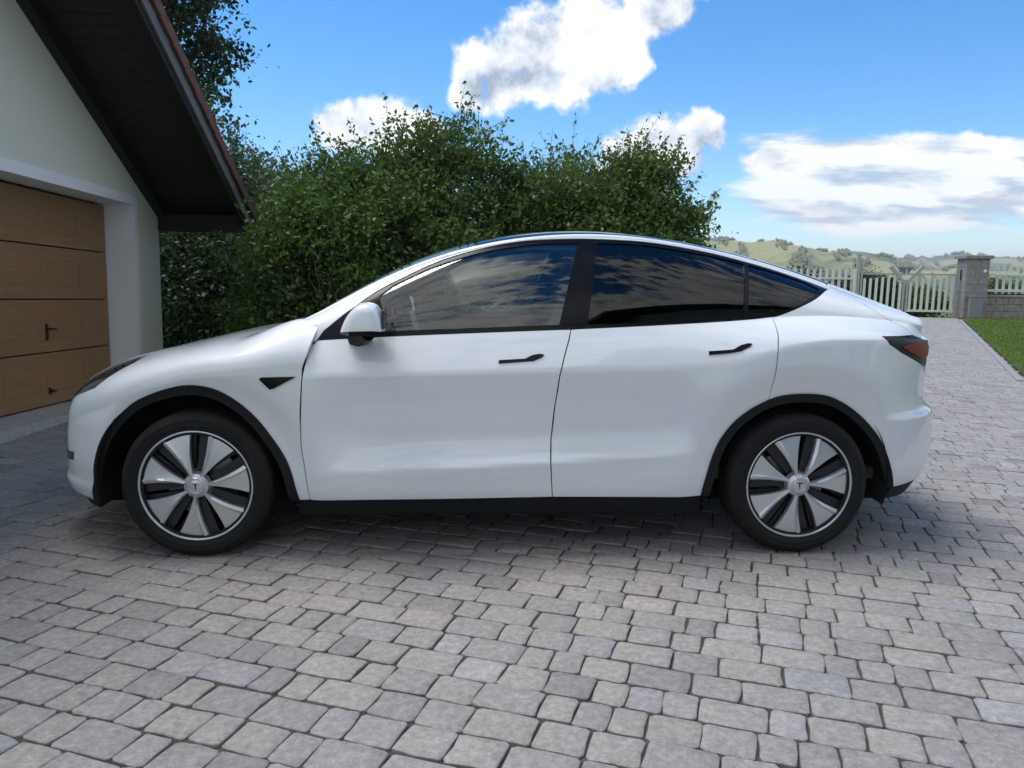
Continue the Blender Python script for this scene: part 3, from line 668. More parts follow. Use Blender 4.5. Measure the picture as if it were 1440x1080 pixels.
# ================================================================== TREES AND SHRUBS
def tree(name, label, cat, base, vols, nclump, nleaf, lsize, leafm, stems=1, trunk_r=.07, spread=.26, sprig=.25, seed=1, group=None, up=.0, trunk_h=.8):
    r = np.random.default_rng(seed); e = empty(name, base); tag(e, label, cat, group)
    V_ = np.array(vols, float); vol = V_[:,3]*V_[:,4]*V_[:,5]; pick = r.choice(len(V_), nclump, p=vol**.8/(vol**.8).sum())
    d = r.normal(0,1,(nclump,3)); d /= np.linalg.norm(d,axis=1)[:,None]; rad = r.uniform(.15,1,nclump)**.45
    cc = V_[pick,:3]+d*rad[:,None]*V_[pick,3:6]
    # limbs
    m = MB(); rr = random.Random(seed); tips = r.permutation(nclump)[:46]; roots = []
    for k in range(stems):
        a = 6.28*k/stems+rr.random(); roots.append(Vector((math.cos(a)*.18*(stems > 1), math.sin(a)*.18*(stems > 1), -.05)))
    cen = V_[:,:3].mean(0)
    tops = []
    for k, rt in enumerate(roots):
        top = Vector((rt.x*3+cen[0]*.35, rt.y*3+cen[1]*.35, trunk_h+(cen[2]-trunk_h)*.45)); tops.append(top)
        mid = rt.lerp(top,.5)+Vector((rr.uniform(-.08,.08), rr.uniform(-.08,.08), 0)); m.tube([rt, rt.lerp(mid,.5), mid, mid.lerp(top,.5), top], [trunk_r*1.25, trunk_r*1.05, trunk_r*.95, trunk_r*.85, trunk_r*.7], 9)
    for t in tips:
        p = Vector(cc[t]); k = min(range(len(tops)), key=lambda i: (tops[i]-p).length); s0 = roots[k].lerp(tops[k], rr.uniform(.55,1))
        mid = s0.lerp(p,.5)+Vector((rr.uniform(-.15,.15), rr.uniform(-.15,.15), rr.uniform(-.05,.2))); l = (p-s0).length
        m.tube([s0, s0.lerp(mid,.5), mid, mid.lerp(p,.5), p], [trunk_r*.42, trunk_r*.32, trunk_r*.22, trunk_r*.14, .005], 6, False)
    autosmooth(m.build('trunk', 'bark', e), 60)
    # leaves: clumps, and sprigs that break the outline
    ns = int(nleaf*sprig); nc = nleaf-ns
    ci = r.choice(nclump, nc); sp = spread*r.uniform(.5,1.35,nclump)[ci]
    pos = cc[ci]+r.normal(0,1,(nc,3))*sp[:,None]*np.array([1,1,.7])
    out = cc-cen; out /= np.linalg.norm(out,axis=1)[:,None]+1e-6
    nsp = max(1, ns//16); si = r.choice(nclump, nsp); sdir = out[si]+r.normal(0,.5,(nsp,3))+np.array([0,0,.45+up]); sdir /= np.linalg.norm(sdir,axis=1)[:,None]
    st = cc[si]+r.normal(0,spread*.7,(nsp,3)); ln = r.uniform(.18,.52,nsp)
    tt = r.uniform(0,1,(nsp,16)); pos2 = st[:,None,:]+sdir[:,None,:]*(tt*ln[:,None])[:,:,None]+r.normal(0,.025,(nsp,16,3)); 
    P_ = np.concatenate([pos, pos2.reshape(-1,3)]); n_ = len(P_)
    tone_c = r.beta(1.1,1.3,nclump); tn = np.concatenate([tone_c[ci], np.repeat(tone_c[si],16)])*.62+r.beta(1.6,2,n_)*.38
    # the twigs that carry the sprigs
    tw = np.empty((nsp,3,4,3)); ea = np.cross(sdir, np.array([.3,.5,.81])); ea /= np.linalg.norm(ea,axis=1)[:,None]+1e-9; eb = np.cross(sdir, ea); s_in = st-sdir*.30
    for q_ in range(3):
        for w_2, (an, base_) in enumerate(((q_,0),(q_+1,0),(q_+1,1),(q_,1))):
            aa_ = an*2*math.pi/3; rr_ = .0055 if base_ == 0 else .0018
            tw[:,q_,w_2] = (s_in if base_ == 0 else st+sdir*ln[:,None])+(ea*math.cos(aa_)+eb*math.sin(aa_))*rr_
    np_mesh('twigs', tw.reshape(-1,3), 4, 'bark', e)['kind'] = 'stuff'
    # each leaf a folded rhombus
    ax = r.normal(0,1,(n_,3)); ax[:,2] -= .35; ax /= np.linalg.norm(ax,axis=1)[:,None]
    b = np.cross(ax, r.normal(0,1,(n_,3))); b /= np.linalg.norm(b,axis=1)[:,None]; c = np.cross(ax,b)
    L_ = lsize*r.uniform(.5,1.35,n_)[:,None]; W_ = L_*.27; q = np.empty((n_,4,3))
    q[:,0] = P_-ax*L_*.5; q[:,1] = P_+b*W_+c*W_*.35; q[:,2] = P_+ax*L_*.5; q[:,3] = P_-b*W_+c*W_*.35
    np_mesh('crown', q.reshape(-1,3), 4, leafm, e, np.repeat(tn,4))
    return e
tree('fruit_tree', 'bushy green fruit tree behind the front half of the car', 'tree', (-1.0,5.2,0), [(0,0,1.5,1.5,1.1,.9),(.25,0,2.35,1.0,.8,.62),(-.7,0,2.25,.55,.7,.42),(.5,0,2.85,.5,.5,.36),(-1.0,0,1.2,.8,.9,.8)], 250, 66000, .066, 'leaf_fruit', 3, .06, .16, .24, 3, 'fruit trees behind the car')
tree('fruit_tree', 'wide green fruit tree behind the rear doors, its sprays against the clouds', 'tree', (1.35,5.4,0), [(-.1,0,1.6,1.3,1.0,.85),(-.35,0,2.4,1.0,.8,.5),(.65,0,2.0,.7,.7,.5),(.62,0,2.55,.42,.4,.32),(1.0,0,2.0,.35,.4,.3)], 240, 62000, .064, 'leaf_fruit', 3, .06, .155, .26, 4, 'fruit trees behind the car')
tree('leafy_shrub', 'brighter green shrub above the bonnet', 'shrub', (-1.75,4.1,0), [(0,0,1.35,.85,.5,.75),(.1,0,1.95,.6,.45,.42),(-.3,0,.7,.8,.5,.6)], 150, 26000, .062, 'leaf_bright', 3, .035, .17, .2, 5)
tree('willow_tree', 'grey green tree between the garage roof and the fruit trees', 'tree', (-3.9,7.8,0), [(0,0,1.7,1.6,1.3,1.2),(-.3,0,2.7,1.15,1.0,.75),(-.75,0,3.45,.6,.7,.5),(.9,0,2.2,.7,.8,.6)], 230, 54000, .070, 'leaf_grey', 2, .09, .2, .28, 6, None, .2)
tree('tall_tree', 'tall dark tree rising behind the garage roof', 'tree', (-7.4,13.5,0), [(.1,0,6.0,2.2,2.0,1.5),(.2,0,8.2,2.0,1.8,1.7),(-.3,0,10.2,1.5,1.5,1.2)], 190, 34000, .13, 'leaf_dark', 1, .2, .33, .2, 7, None, 0, 3.2)
tree('hedge_shrub', 'dark dense shrub beside the garage corner', 'shrub', (-3.35,6.5,0), [(0,0,.9,1.0,.7,.8),(.4,0,1.5,.7,.6,.5)], 130, 16000, .08, 'leaf_dark', 3, .035, .2, .15, 8)
tree('hedge_shrub', 'tall dark shrub close behind the garage corner', 'shrub', (-4.4,7.1,0), [(0,0,.9,.9,.6,.85),(.3,0,1.7,.7,.5,.5)], 130, 17000, .075, 'leaf_dark', 3, .035, .2, .15, 18)
tree('hedge_shrub', 'low dark shrub behind the windscreen', 'shrub', (-.1,6.9,0), [(0,0,.9,2.2,.6,.8),(1.6,0,.8,1.2,.6,.7)], 170, 18000, .08, 'leaf_dark', 3, .035, .22, .12, 9)
for i, (a, off, w_, h_, lb, lm) in enumerate([(5.9,-1.0,2.4,.86,'dark hedge bush behind the fence left of the gate','leaf_dark'),(3.0,-1.0,1.1,.80,'dark bush behind the left gate leaf','leaf_dark'),(1.0,-1.2,1.2,.52,'low green bush behind the right gate leaf','leaf_fruit'),(-2.6,-1.2,1.9,.72,'dark bush behind the fence on the stone wall','leaf_fruit')]):
    nrm_ = Vector((-GG.y, GG.x, 0)); p = GP0+GG*a+nrm_*off
    tree('garden_bush', lb, 'bush', (p.x,p.y,0), [(0,0,h_,w_,.6,h_)], 90, 15000, .10, lm, 3, .03, .2, .1, 20+i, 'bushes behind the fence')

# ================================================================== HOUSE ACROSS THE DRIVE (behind the photographer, seen mirrored in the car's windows)
hz = empty('house', (8.0,-13.2,0), R(-4)); tag(hz, 'pale house with a dark gabled roof mirrored in the rear side windows', 'house')
HW, HD, HH = 5.6, 5.0, 5.8
m = MB().prism([(-HW,-.3),(HW,-.3),(HW,HH),(0,HH+4.2),(-HW,HH)], 'y', -HD, HD); m.build('wall', 'render_cream', hz)
for s_ in (1,-1):
    m = MB().prism([(0,HH+4.25),(0,HH+4.5),(s_*(HW+1.1),HH-.55),(s_*(HW+1.1),HH-.8)], 'y', -HD-1, HD+1.2); m.build('roof', 'dark_timber', hz)
for x, z in ((-3.4,1.0),(0,1.0),(3.4,1.0),(-2.2,4.0),(2.2,4.0)):
    f_ = MB().box(x-.68,x+.68,HD,HD+.05,z-.08,z+1.48).build('window', 'render_white', hz)
    MB().box(x-.58,x-.03,HD+.051,HD+.06,z,z+1.4).build('pane', 'house_glass', f_); MB().box(x+.03,x+.58,HD+.051,HD+.06,z,z+1.4).build('pane', 'house_glass', f_)

# ================================================================== HAZE of the valley air
hb = MB().box(-3300,4300,-1700,6300,-25.2,175).build('haze', 'black_void'); hb['kind'] = 'stuff'
hm_ = bpy.data.materials.new('haze_air'); hm_.use_nodes = True; hm_.node_tree.nodes.clear()
pv = hm_.node_tree.nodes.new('ShaderNodeVolumePrincipled'); mo_ = hm_.node_tree.nodes.new('ShaderNodeOutputMaterial')
pv.inputs['Color'].default_value = (.88,.92,1,1); pv.inputs['Density'].default_value = .00020; pv.inputs['Anisotropy'].default_value = .2
hm_.node_tree.links.new(pv.outputs[0], mo_.inputs['Volume']); hb.data.materials[0] = hm_
sc.cycles.volume_bounces = 0
# ================================================================== THE CAR
car = empty('parked_car'); tag(car, 'white five-door electric car parked side on across the paved drive', 'car')
def mapB(s, t): return body(s, t)
def mapF(s, t): return front(s, t)
def mapHood(s, q): x, y, z = front(s, 1-np.abs(q)); return x, np.where(q > 0, y, -y), z
def mapNose(sg, t): x, y, z = front(SF0+np.abs(sg), t); return x, np.where(sg > 0, y, -y), z
def mapTail(sg, t): x, y, z = body(SR1-np.abs(sg), t); return x, np.where(sg > 0, y, -y), z
def mapRoof(s, q): x, y, z = body(s, 3-np.abs(q)); return x, np.where(q > 0, y, -y), z
MET = {mapB: ([-1,0,1,2,3],[-.8,0,.22,.70,1.35]), mapF: ([-1,0,1],[-.7,0,.95]), mapNose: ([-1,0,1],[-.7,0,.95]), mapTail: ([-1,0,1,2,3],[-.8,0,.22,.70,1.35]), mapHood: ([-1,1],[-.95,.95]), mapRoof: ([-1,1],[-.65,.65])}
def cat(pts, k=6):                                  # smooth open polyline through the points
    P = [np.array(p, float) for p in pts]; P = [2*P[0]-P[1]]+P+[2*P[-1]-P[-2]]; out = []
    for i in range(1, len(P)-2):
        for j in range(k):
            t = j/k; out.append(tuple(.5*((2*P[i])+(-P[i-1]+P[i+1])*t+(2*P[i-1]-5*P[i]+4*P[i+1]-P[i+2])*t*t+(-P[i-1]+3*P[i]-3*P[i+1]+P[i+2])*t**3)))
    out.append(tuple(P[-2])); return out
def panel(name, poly, mp, material, parent, holes=(), gap=.0028, nogap=None, h=.021, skirt=.02, off=0.0, mirror=False, me_only=False):
    ta, tb = MET[mp]
    to = lambda P: np.c_[np.asarray(P, float)[:,0], np.interp(np.asarray(P, float)[:,1], ta, tb)]
    fro = lambda Q: (Q[:,0], np.interp(Q[:,1], tb, ta))
    def prep(P, g):
        Q = to([p[:2] for p in P]); n = len(Q)
        area = .5*np.sum(Q[:,0]*np.roll(Q[:,1],-1)-np.roll(Q[:,0],-1)*Q[:,1])
        if area < 0: Q = Q[::-1]; P = P[::-1]
        gv = np.array([g if (len(p) < 3 or p[2]) else 0 for p in P])
        if g:
            d = np.roll(Q,-1,0)-Q; d /= np.linalg.norm(d,axis=1)[:,None]+1e-12; nn = np.c_[-d[:,1], d[:,0]]; a = nn+np.roll(nn,1,0); a /= np.linalg.norm(a,axis=1)[:,None]+1e-9
            Q = Q+a*gv[:,None]
        out = []
        for i in range(n):
            A, B_ = Q[i], Q[(i+1) % n]; k = max(1, int(np.ceil(np.linalg.norm(B_-A)/h)))
            for j in range(k): out.append(A+(B_-A)*j/k)
        return np.array(out)
    loops = [prep(list(poly), gap)]+[prep(list(hh), -gap if gap else 0) for hh in holes]
    vs = np.concatenate(loops); edges = []; b = 0
    for L in loops: edges += [(b+i, b+(i+1) % len(L)) for i in range(len(L))]; b += len(L)
    nb = b; mn, mxx = vs.min(0), vs.max(0)
    ga = np.arange(math.floor(mn[0]/h)*h, mxx[0]+h, h); gb = np.arange(math.floor(mn[1]/h)*h, mxx[1]+h, h)
    gp = np.stack(np.meshgrid(ga, gb, indexing='ij'),-1).reshape(-1,2)
    ins = in_poly_np(gp, loops[0])
    for L in loops[1:]: ins &= ~in_poly_np(gp, L)
    gp = gp[ins]
    if len(gp):
        keep = np.ones(len(gp), bool)
        for i0 in range(0, nb, 400): keep &= (np.abs(gp[:,None,:]-vs[None,i0:i0+400,:]).max(2).min(1) > h*.42)
        gp = gp[keep]
    allp = np.concatenate([vs, gp]) if len(gp) else vs
    ov, oe, of, *_ = delaunay_2d_cdt([Vector(p) for p in allp], edges, [], 0, 1e-7)
    Q = np.array([(v.x, v.y) for v in ov]); F_ = np.array([tuple(f) for f in of if len(f) == 3]); cen = Q[F_].mean(1)
    ins = in_poly_np(cen, loops[0])
    for L in loops[1:]: ins &= ~in_poly_np(cen, L)
    F_ = F_[ins]
    used = np.unique(F_); re = -np.ones(len(Q), int); re[used] = np.arange(len(used)); Q = Q[used]; F_ = re[F_]
    ev = lambda Z: np.stack(mp(*fro(Z)), 1)*np.array([1,-1,1])
    P = ev(Q); e_ = 1.5e-3
    da = ev(Q+[e_,0])-ev(Q-[e_,0]); db = ev(Q+[0,e_])-ev(Q-[0,e_]); nr = np.cross(da, db); nr /= np.linalg.norm(nr,axis=1)[:,None]+1e-12
    c0 = np.c_[P[:,0]*.72, P[:,1]*.25, np.full(len(P),.72)]; sgn = np.sign(((P-c0)*nr).sum(1)); sgn = np.sign(np.median(sgn)) if abs(np.mean(sgn)) > .9 else sgn
    nr = nr*np.reshape(sgn, (-1,1)) if np.ndim(sgn) else nr*sgn
    P = P+nr*off
    if mirror: P = P*[1,-1,1]; nr = nr*[1,-1,1]
    fn = np.cross(P[F_[:,1]]-P[F_[:,0]], P[F_[:,2]]-P[F_[:,0]]); flip = (fn*nr[F_[:,0]]).sum(1) < 0; F_[flip] = F_[flip][:, ::-1]
    # boundary edges
    ed = {}
    for f in F_:
        for i in range(3): ed[(f[i], f[(i+1) % 3])] = 1
    bd = [k for k in ed if (k[1], k[0]) not in ed]
    V_ = [tuple(p) for p in P]; faces = [tuple(int(i) for i in f) for f in F_]; ln = [nr[i] for f in F_ for i in f]
    if skirt:
        idx = {}
        for a_, b_ in bd:
            for i in (a_, b_):
                if i not in idx: idx[i] = len(V_); V_.append(tuple(P[i])); V_.append(tuple(P[i]-nr[i]*skirt))
            f = (idx[b_], idx[a_], idx[a_]+1, idx[b_]+1); faces.append(f)
            fnm = np.cross(np.array(V_[f[1]])-V_[f[0]], np.array(V_[f[2]])-V_[f[0]]); fnm = fnm/(np.linalg.norm(fnm)+1e-12); ln += [fnm]*4
    o = mesh_obj(name, V_, faces, material, parent, True)
    o.data.normals_split_custom_set([tuple(map(float, x)) for x in ln]); return o
def both(name, poly, mp, material, parent=None, **kw):
    par = parent or (car, car)
    if not isinstance(par, tuple): par = (par, par)
    return panel(name, poly, mp, material, par[0], **kw), panel(name, poly, mp, material, par[1], mirror=True, **kw)
g0 = lambda P: [(p[0], p[1], 0) for p in P]           # points without a shut gap
# traced outlines on the skin ------------------------------------------------
FARCH = [(-2.009,-.868),(-1.955,-.674),(-1.935,-.475),(-1.895,-.281),(-1.83,-.145),(-1.744,-.066),(-1.651,-.036),(-1.544,-.028),(-1.441,-.036),(-1.345,-.075),(-1.264,-.145),(-1.18,-.25),(-1.105,-.385),(-1.02,-.591),(-.976,-.848)]
RARCH = [(.966,-.834),(.975,-.755),(1.005,-.595),(1.045,-.475),(1.105,-.378),(1.18,-.315),(1.265,-.282),(1.36,-.272),(1.464,-.279),(1.57,-.30),(1.661,-.343),(1.745,-.405),(1.823,-.483),(1.88,-.56),(1.927,-.655),(1.985,-.826)]
FA, RA = cat(FARCH), cat(RARCH)
DOORF = [(-.922,-.842),(-.940,-.62),(-.953,-.483),(-.953,-.407),(-.949,-.251),(-.941,-.036),(-.930,.28),(-.914,.803),(-.876,1.0)]
BGAP = [(.309,1.0),(.300,.75),(.286,.50),(.270,.2),(.252,-.048),(.232,-.251),(.219,-.45),(.217,-.587),(.232,-.825)]
RGAP = [(1.303,1.02),(1.298,.43),(1.288,.1),(1.280,-.127),(1.270,-.283)]
DLOT = [(-.876,1.05),(-.852,1.222),(-.775,1.49),(-.690,1.694),(-.605,1.83),(-.493,1.90),(-.354,1.965),(-.243,1.985),(-.05,2.0),(.124,2.0),(.329,1.985),(.533,1.977),(.703,1.985),(.888,1.985),(1.074,1.985),(1.193,1.975),(1.344,1.960),(1.471,1.92),(1.560,1.87),(1.649,1.785)]
DLOB = [(-.876,1.0),(-.679,.995),(-.567,1.0),(-.239,1.0),(.032,1.0),(.309,1.0),(.502,1.0),(.838,1.0),(1.136,1.0),(1.278,1.012),(1.34,1.03),(1.444,1.15),(1.549,1.374),(1.649,1.785)]
DT_, DB_ = cat(DLOT), cat(DLOB)
dtop = pch([p[0] for p in DLOT], [p[1] for p in DLOT])
HATCH = [(1.672,1.80),(1.72,1.72),(1.784,1.578),(1.869,1.218),(1.962,.90),(2.03,.55),(2.06,.30)]
TL = [(1.823,.20),(1.845,.06),(1.865,-.016),(1.954,-.065),(2.04,-.098),(2.12,-.123),(2.22,-.150),(2.30,-.155)]
HL_LO = [(-1.848,.590),(-1.838,.49),(-1.887,.42),(-1.946,.325),(-1.985,.268),(-2.062,.257),(-2.15,.250),(-2.285,.223)]
# lower body ------------------------------------------------------------------
BOT = -.835
fd = both('front_door', g0([(p[0], p[1]) for p in []])+DOORF[:-1]+[(-.876,1.0,0)]+[(p[0],1.0,0) for p in DB_ if -.86 < p[0] < .30]+BGAP+[(-.3,-.833,0)], mapB, 'white_paint')
ra_f = [p for p in RA if p[0] < 1.268]
rd = both('rear_door', BGAP[::-1]+[(p[0], p[1], 0) for p in DB_ if .32 < p[0] < 1.295]+RGAP+[(p[0], p[1], 0) for p in ra_f[::-1]], mapB, 'white_paint')
ra_r = [p for p in RA if p[0] >= 1.275]
dlo_r = [p for p in DB_ if p[0] > 1.31]
both('quarter_panel', RGAP[::-1]+g0(dlo_r)+cat(HATCH,4)+[(p[0], p[1]) for p in [(1.95,.22)]]+TL+[(2.30,-.16,0),(2.30,-.46,0)]+g0([p for p in ra_r if p[0] < 1.83][::-1]), mapB, 'white_paint')
fa_r = [p for p in FA if p[0] > -1.83]
HOODE = [(-1.0,.80),(-1.07,.775),(-1.2,.735),(-1.5,.68),(-1.7,.645),(-1.848,.62)]
FENDTOP = [(-.874,.45),(-.90,.49),(-.93,.51),(-.955,.53),(-.98,.62),(-.99,.72)]
dg_f = [(-.923,-.842),(-.940,-.62),(-.953,-.483),(-.953,-.406),(-.951,-.25),(-.940,-.033),(-.928,.100),(-.906,.28),(-.884,.40)]
both('front_fender', g0(fa_r)+dg_f+FENDTOP+HOODE+HL_LO[:4]+[(-1.90,.1,0),(-1.835,-.13,0)], mapF, 'white_paint')
# front bumper: one piece round the nose
def half2full(P): # P from centreline outwards, in (sigma>0, t) ; closes by mirroring
    return list(P)+[(-p[0],)+tuple(p[1:]) for p in P[::-1] if p[0] > 1e-6]
fa_f = [p for p in FA if p[0] <= -1.83]
S2 = lambda P: [(p[0]-SF0,)+tuple(p[1:]) for p in P]
low = [(0.0,-.83),(.30,-.845),(.60,-.865)]
nose = g0(low)+g0(S2(fa_f))+S2([(-1.835,-.13,0),(-1.90,.1,0)])+S2(HL_LO[3:])+S2([(-2.36,.25)])+[(.22,.36),(.0,.38)]
panel('front_bumper', half2full(nose), mapNose, 'white_paint', car)
for s_ in (1,-1):
    sl = [(s_*a, b) for a, b in S2([(-2.36,-.315),(-2.283,-.310),(-2.119,-.349),(-2.125,-.435),(-2.281,-.415),(-2.36,-.41)])]
    panel('air_slit', sl, mapNose, 'black_gloss', car, gap=0, off=.003, skirt=.006)
gr = [(0,-.80),(.40,-.80),(.52,-.70),(.40,-.60),(0,-.60)]
panel('lower_grille', half2full(gr), mapNose, 'black_plastic', car, gap=0, off=.003, skirt=.006)
panel('front_lip', half2full([(0,-.98),(.40,-.98),(.72,-.98)]+S2([(-2.02,-.875)])+[(.60,-.868),(.30,-.848),(0,-.833)]), mapNose, 'black_plastic', car, gap=0, off=-.006)
# hood
he = [(p[0], 1-p[1]) for p in HOODE]                 # (s, q)
hp = [(-2.50,0.0)]
HOODP = [(-1.0,0),(-1.0,.19)]+he+[(-1.93,.385),(-2.02,.42),(-2.12,.47),(-2.24,.545),(-2.37,.60),(-2.52,.625),(-2.68,.63),(SF0,.63)]
nosew = [(s_, q) for s_, q in HOODP]
full = [(s_, q) for s_, q in HOODP[1:]]+[(s_, -q) for s_, q in HOODP[1:][::-1]]
panel('hood', full, mapHood, 'white_paint', car, h=.025)
# headlights
HLP = HL_LO+[(-2.345,.26),(-2.23,.44),(-2.12,.515),(-2.02,.565),(-1.93,.60),(-1.855,.605)]
hl = both('headlight', cat(HL_LO,3)+HLP[len(HL_LO):], mapF, 'lamp_dark', gap=.003, off=-.002, h=.015)
strip = [(-1.90,.555),(-1.96,.525),(-2.05,.48),(-2.14,.42),(-2.25,.33),(-2.29,.25),(-2.25,.28),(-2.15,.355),(-2.06,.415),(-1.97,.47),(-1.90,.52)]
both('light_strip', strip, mapF, 'lamp_clear', parent=hl, gap=0, off=.002, skirt=.004, h=.015)
# tail lights, tailgate, rear bumper
TLP = [(1.823,.20),(1.845,.06),(1.865,-.016),(1.954,-.065),(2.04,-.098),(2.12,-.123),(2.22,-.150),(2.33,-.155),(2.42,-.10),(2.42,0),(2.33,.03),(2.236,.06),(2.12,.13),(1.954,.20)]
tl = both('tail_light', TLP, mapB, 'tail_dark', gap=.002, off=-.002, h=.015)
both('red_lens', [(1.955,-.035),(2.03,-.015),(2.2,-.02),(2.33,-.035),(2.33,-.09),(2.2,-.105),(2.12,-.095),(2.02,-.065)], mapB, 'tail_red', parent=tl, gap=0, off=.004, skirt=.003, h=.015)
S3 = lambda P: [(SR1-p[0],)+tuple(p[1:]) for p in P]
ra_b = [p for p in RA if p[0] >= 1.82]
ra_b = [[p for p in RA if p[0] < 1.83][-1]]+[p for p in ra_b if p[0] >= 1.83]
rb = [(0,-.47)]+S3([(2.30,-.46,0)])+g0(S3(ra_b))+S3([(2.1,-.826,0),(2.25,-.822,0),(2.336,-.815,0),(2.39,-.74,0),(2.425,-.66,0),(2.52,-.64,0),(2.7,-.64,0)])+[(0,-.64,0)]
panel('rear_bumper', half2full(rb), mapTail, 'white_paint', car)
panel('rear_valance', half2full([(0,-.645)]+S3([(2.7,-.645),(2.52,-.645),(2.428,-.665),(2.393,-.745),(2.34,-.82),(2.25,-.828),(2.1,-.832),(1.99,-.832),(2.0,-.91),(2.15,-.925),(2.3,-.925),(2.42,-.90),(2.7,-.9)])+[(0,-.9)]), mapTail, 'black_plastic', car, gap=0, off=-.008)
tg = panel('tailgate', half2full([(0,.0,0)]+S3([(2.45,.0),(2.42,-.10),(2.33,-.16),(2.305,-.17),(2.305,-.455)])+[(0,-.455)]), mapTail, 'white_paint', car)
SE = 2.165                                           # where the hatch ends in its spoiler edge
hs_ = [(1.672,1.84),(1.672,2.02)]+[(SE,2.3)]
both('hatch_side', cat(HATCH[:-1],4)+[(2.06,.30),(2.11,.18),(SE,.10,0),(SE,1,0),(SE,2.0,0),(SE,2.16,0),(1.70,2.16,0),(1.665,2.10)], mapB, 'white_paint', parent=(tg, tg), h=.018)
panel('rear_window', [(1.30,-.80),(1.72,-.80),(1.98,-.78),(2.10,-.70),(2.12,0),(2.10,.70),(1.98,.78),(1.72,.80),(1.30,.80)], mapRoof, 'glass_roof', tg, gap=.001)
panel('spoiler', [(1.68,-.84),(1.72,-.80),(1.98,-.78),(2.10,-.70),(2.12,0),(2.10,.70),(1.98,.78),(1.72,.80),(1.68,.84),(SE,.84),(SE,0),(SE,-.84)], mapRoof, 'white_paint', tg, gap=0)
# return of the spoiler down to the lamp line
ts = np.linspace(.05,3,40); A_ = np.stack(body(np.full(40,SE), ts),1); ss = np.linspace(SE,SR1,40); B_ = np.stack(body(ss, np.full(40,0.0)),1)
vv2 = []
for k in range(6):
    f_ = k/5; vv2.append(A_*(1-f_)+B_*f_-np.array([.035*math.sin(math.pi*f_),0,0]))
vv2 = np.array(vv2)
for s_ in (-1,1):
    V_ = (vv2*[1,s_,1]).reshape(-1,3); mesh_obj('spoiler_return', V_, [(k*40+i, k*40+i+1, (k+1)*40+i+1, (k+1)*40+i) for k in range(5) for i in range(39)], 'white_paint', tg, True)
# glasshouse -------------------------------------------------------------------
both('roof_rail', cat(DLOT[1:],5)+[(1.662,1.82),(1.662,2.10),(1.3,2.155),(.8,2.155),(.3,2.155),(0,2.155),(-.3,2.14),(-.6,2.12),(-.85,2.10),(-.985,2.05),(-.99,1.74),(-.968,1.45),(-.945,1.2),(-.922,1.0),(-.888,.985),(-.876,1.05)], mapB, 'white_paint', gap=.001, h=.017)
FGL = [(-.600,1.70)]+[(x, float(dtop(x))-.055) for x in (-.54,-.49,-.42,-.351,-.243,-.15,-.053,.05,.124,.22,.30,.362)]+[(.255,1.05),(.032,1.052),(-.239,1.055),(-.56,1.075)]
RGL = [(.458,1.925)]+[(x, float(dtop(x))-.05) for x in (.53,.62,.699,.79,.885,.97,1.066,1.15,1.21)]+[(1.155,1.042),(.842,1.045),(.506,1.04),(.390,1.045)]
QGL = [(1.232,1.915)]+[(x, float(dtop(x))-.05) for x in (1.29,1.344,1.41,1.471,1.53)]+[(1.59,1.70),(1.565,1.55),(1.515,1.36),(1.45,1.21),(1.38,1.11),(1.30,1.06),(1.178,1.045)]
both('window_trim', DB_[:-1]+DT_[::-1][:-1], mapB, 'black_gloss', holes=(FGL, RGL, QGL), gap=0, off=-.004, h=.016)
both('front_window', FGL, mapB, 'glass_clear', parent=fd, gap=0, off=-.009, skirt=0, h=.05)
both('rear_side_window', RGL, mapB, 'glass_privacy', parent=rd, gap=0, off=-.009, skirt=0, h=.05)
both('quarter_window', QGL, mapB, 'glass_privacy', gap=0, off=-.009, skirt=0, h=.05)
both('pillar_cover', [(.372,1.915),(.446,1.915),(.380,1.05),(.268,1.05)], mapB, 'black_gloss', gap=0, off=.001, skirt=.006)
panel('windscreen', [(-1.08,-.78),(-.9,-.85),(-.6,-.86),(-.3,-.855),(-.15,-.85),(-.12,0),(-.15,.85),(-.3,.855),(-.6,.86),(-.9,.85),(-1.08,.78)], mapRoof, 'glass_clear', car, gap=0, off=-.004, skirt=.004, h=.04)
panel('roof_glass', [(-.11,0),(-.14,-.845),(.3,-.843),(.8,-.843),(1.29,-.843),(1.29,0),(1.29,.843),(.8,.843),(.3,.843),(-.14,.845)], mapRoof, 'glass_roof', car, gap=.001, h=.04)
panel('cowl', [(-1.15,-.9),(-1.085,-.80),(-1.085,.80),(-1.15,.9)], mapRoof, 'black_plastic', car, gap=0, off=-.012)
for s_ in (-1,1):
    m = MB().tube([(-1.10,-.55*s_+.1,1.085),(-1.06,-.2*s_+.1,1.10),(-1.07,.12*s_,1.098)], .010, 6); m.build('wiper', 'black_plastic', car)
# cladding ---------------------------------------------------------------------
def ring(arch, c, k, tail):
    out = cat(arch); inn = [(c[0]+(a-c[0])*k, c[1]+(b-c[1])*k) for a, b in out]
    return out+inn[::-1]
both('arch_trim', ring(FARCH, (-1.45,-.735), .905, -.90), mapF, 'black_plastic', gap=0, off=.009, skirt=.05, h=.02)
both('arch_trim', ring(RARCH, (1.45,-.785), .91, -.88), mapB, 'black_plastic', gap=0, off=.012, skirt=.05, h=.02)
both('sill_trim', [(-.985,-.845),(-.6,-.838),(0,-.832),(.5,-.832),(.97,-.838),(.975,-.965),(.5,-.955),(0,-.955),(-.985,-.965)], mapB, 'black_plastic', gap=0, off=-.006, skirt=.03)
hs1 = [(-.034,.172),(-.034,.255),(.09,.275),(.125,.36),(.160,.385),(.180,.36),(.172,.30),(.130,.21)]
hs2 = [(.962,.215),(.962,.30),(1.08,.29),(1.115,.36),(1.150,.375),(1.170,.345),(1.160,.29),(1.115,.215)]
both('door_handle', hs1, mapB, 'black_gloss', parent=fd, gap=0, off=.004, skirt=.006, h=.02)
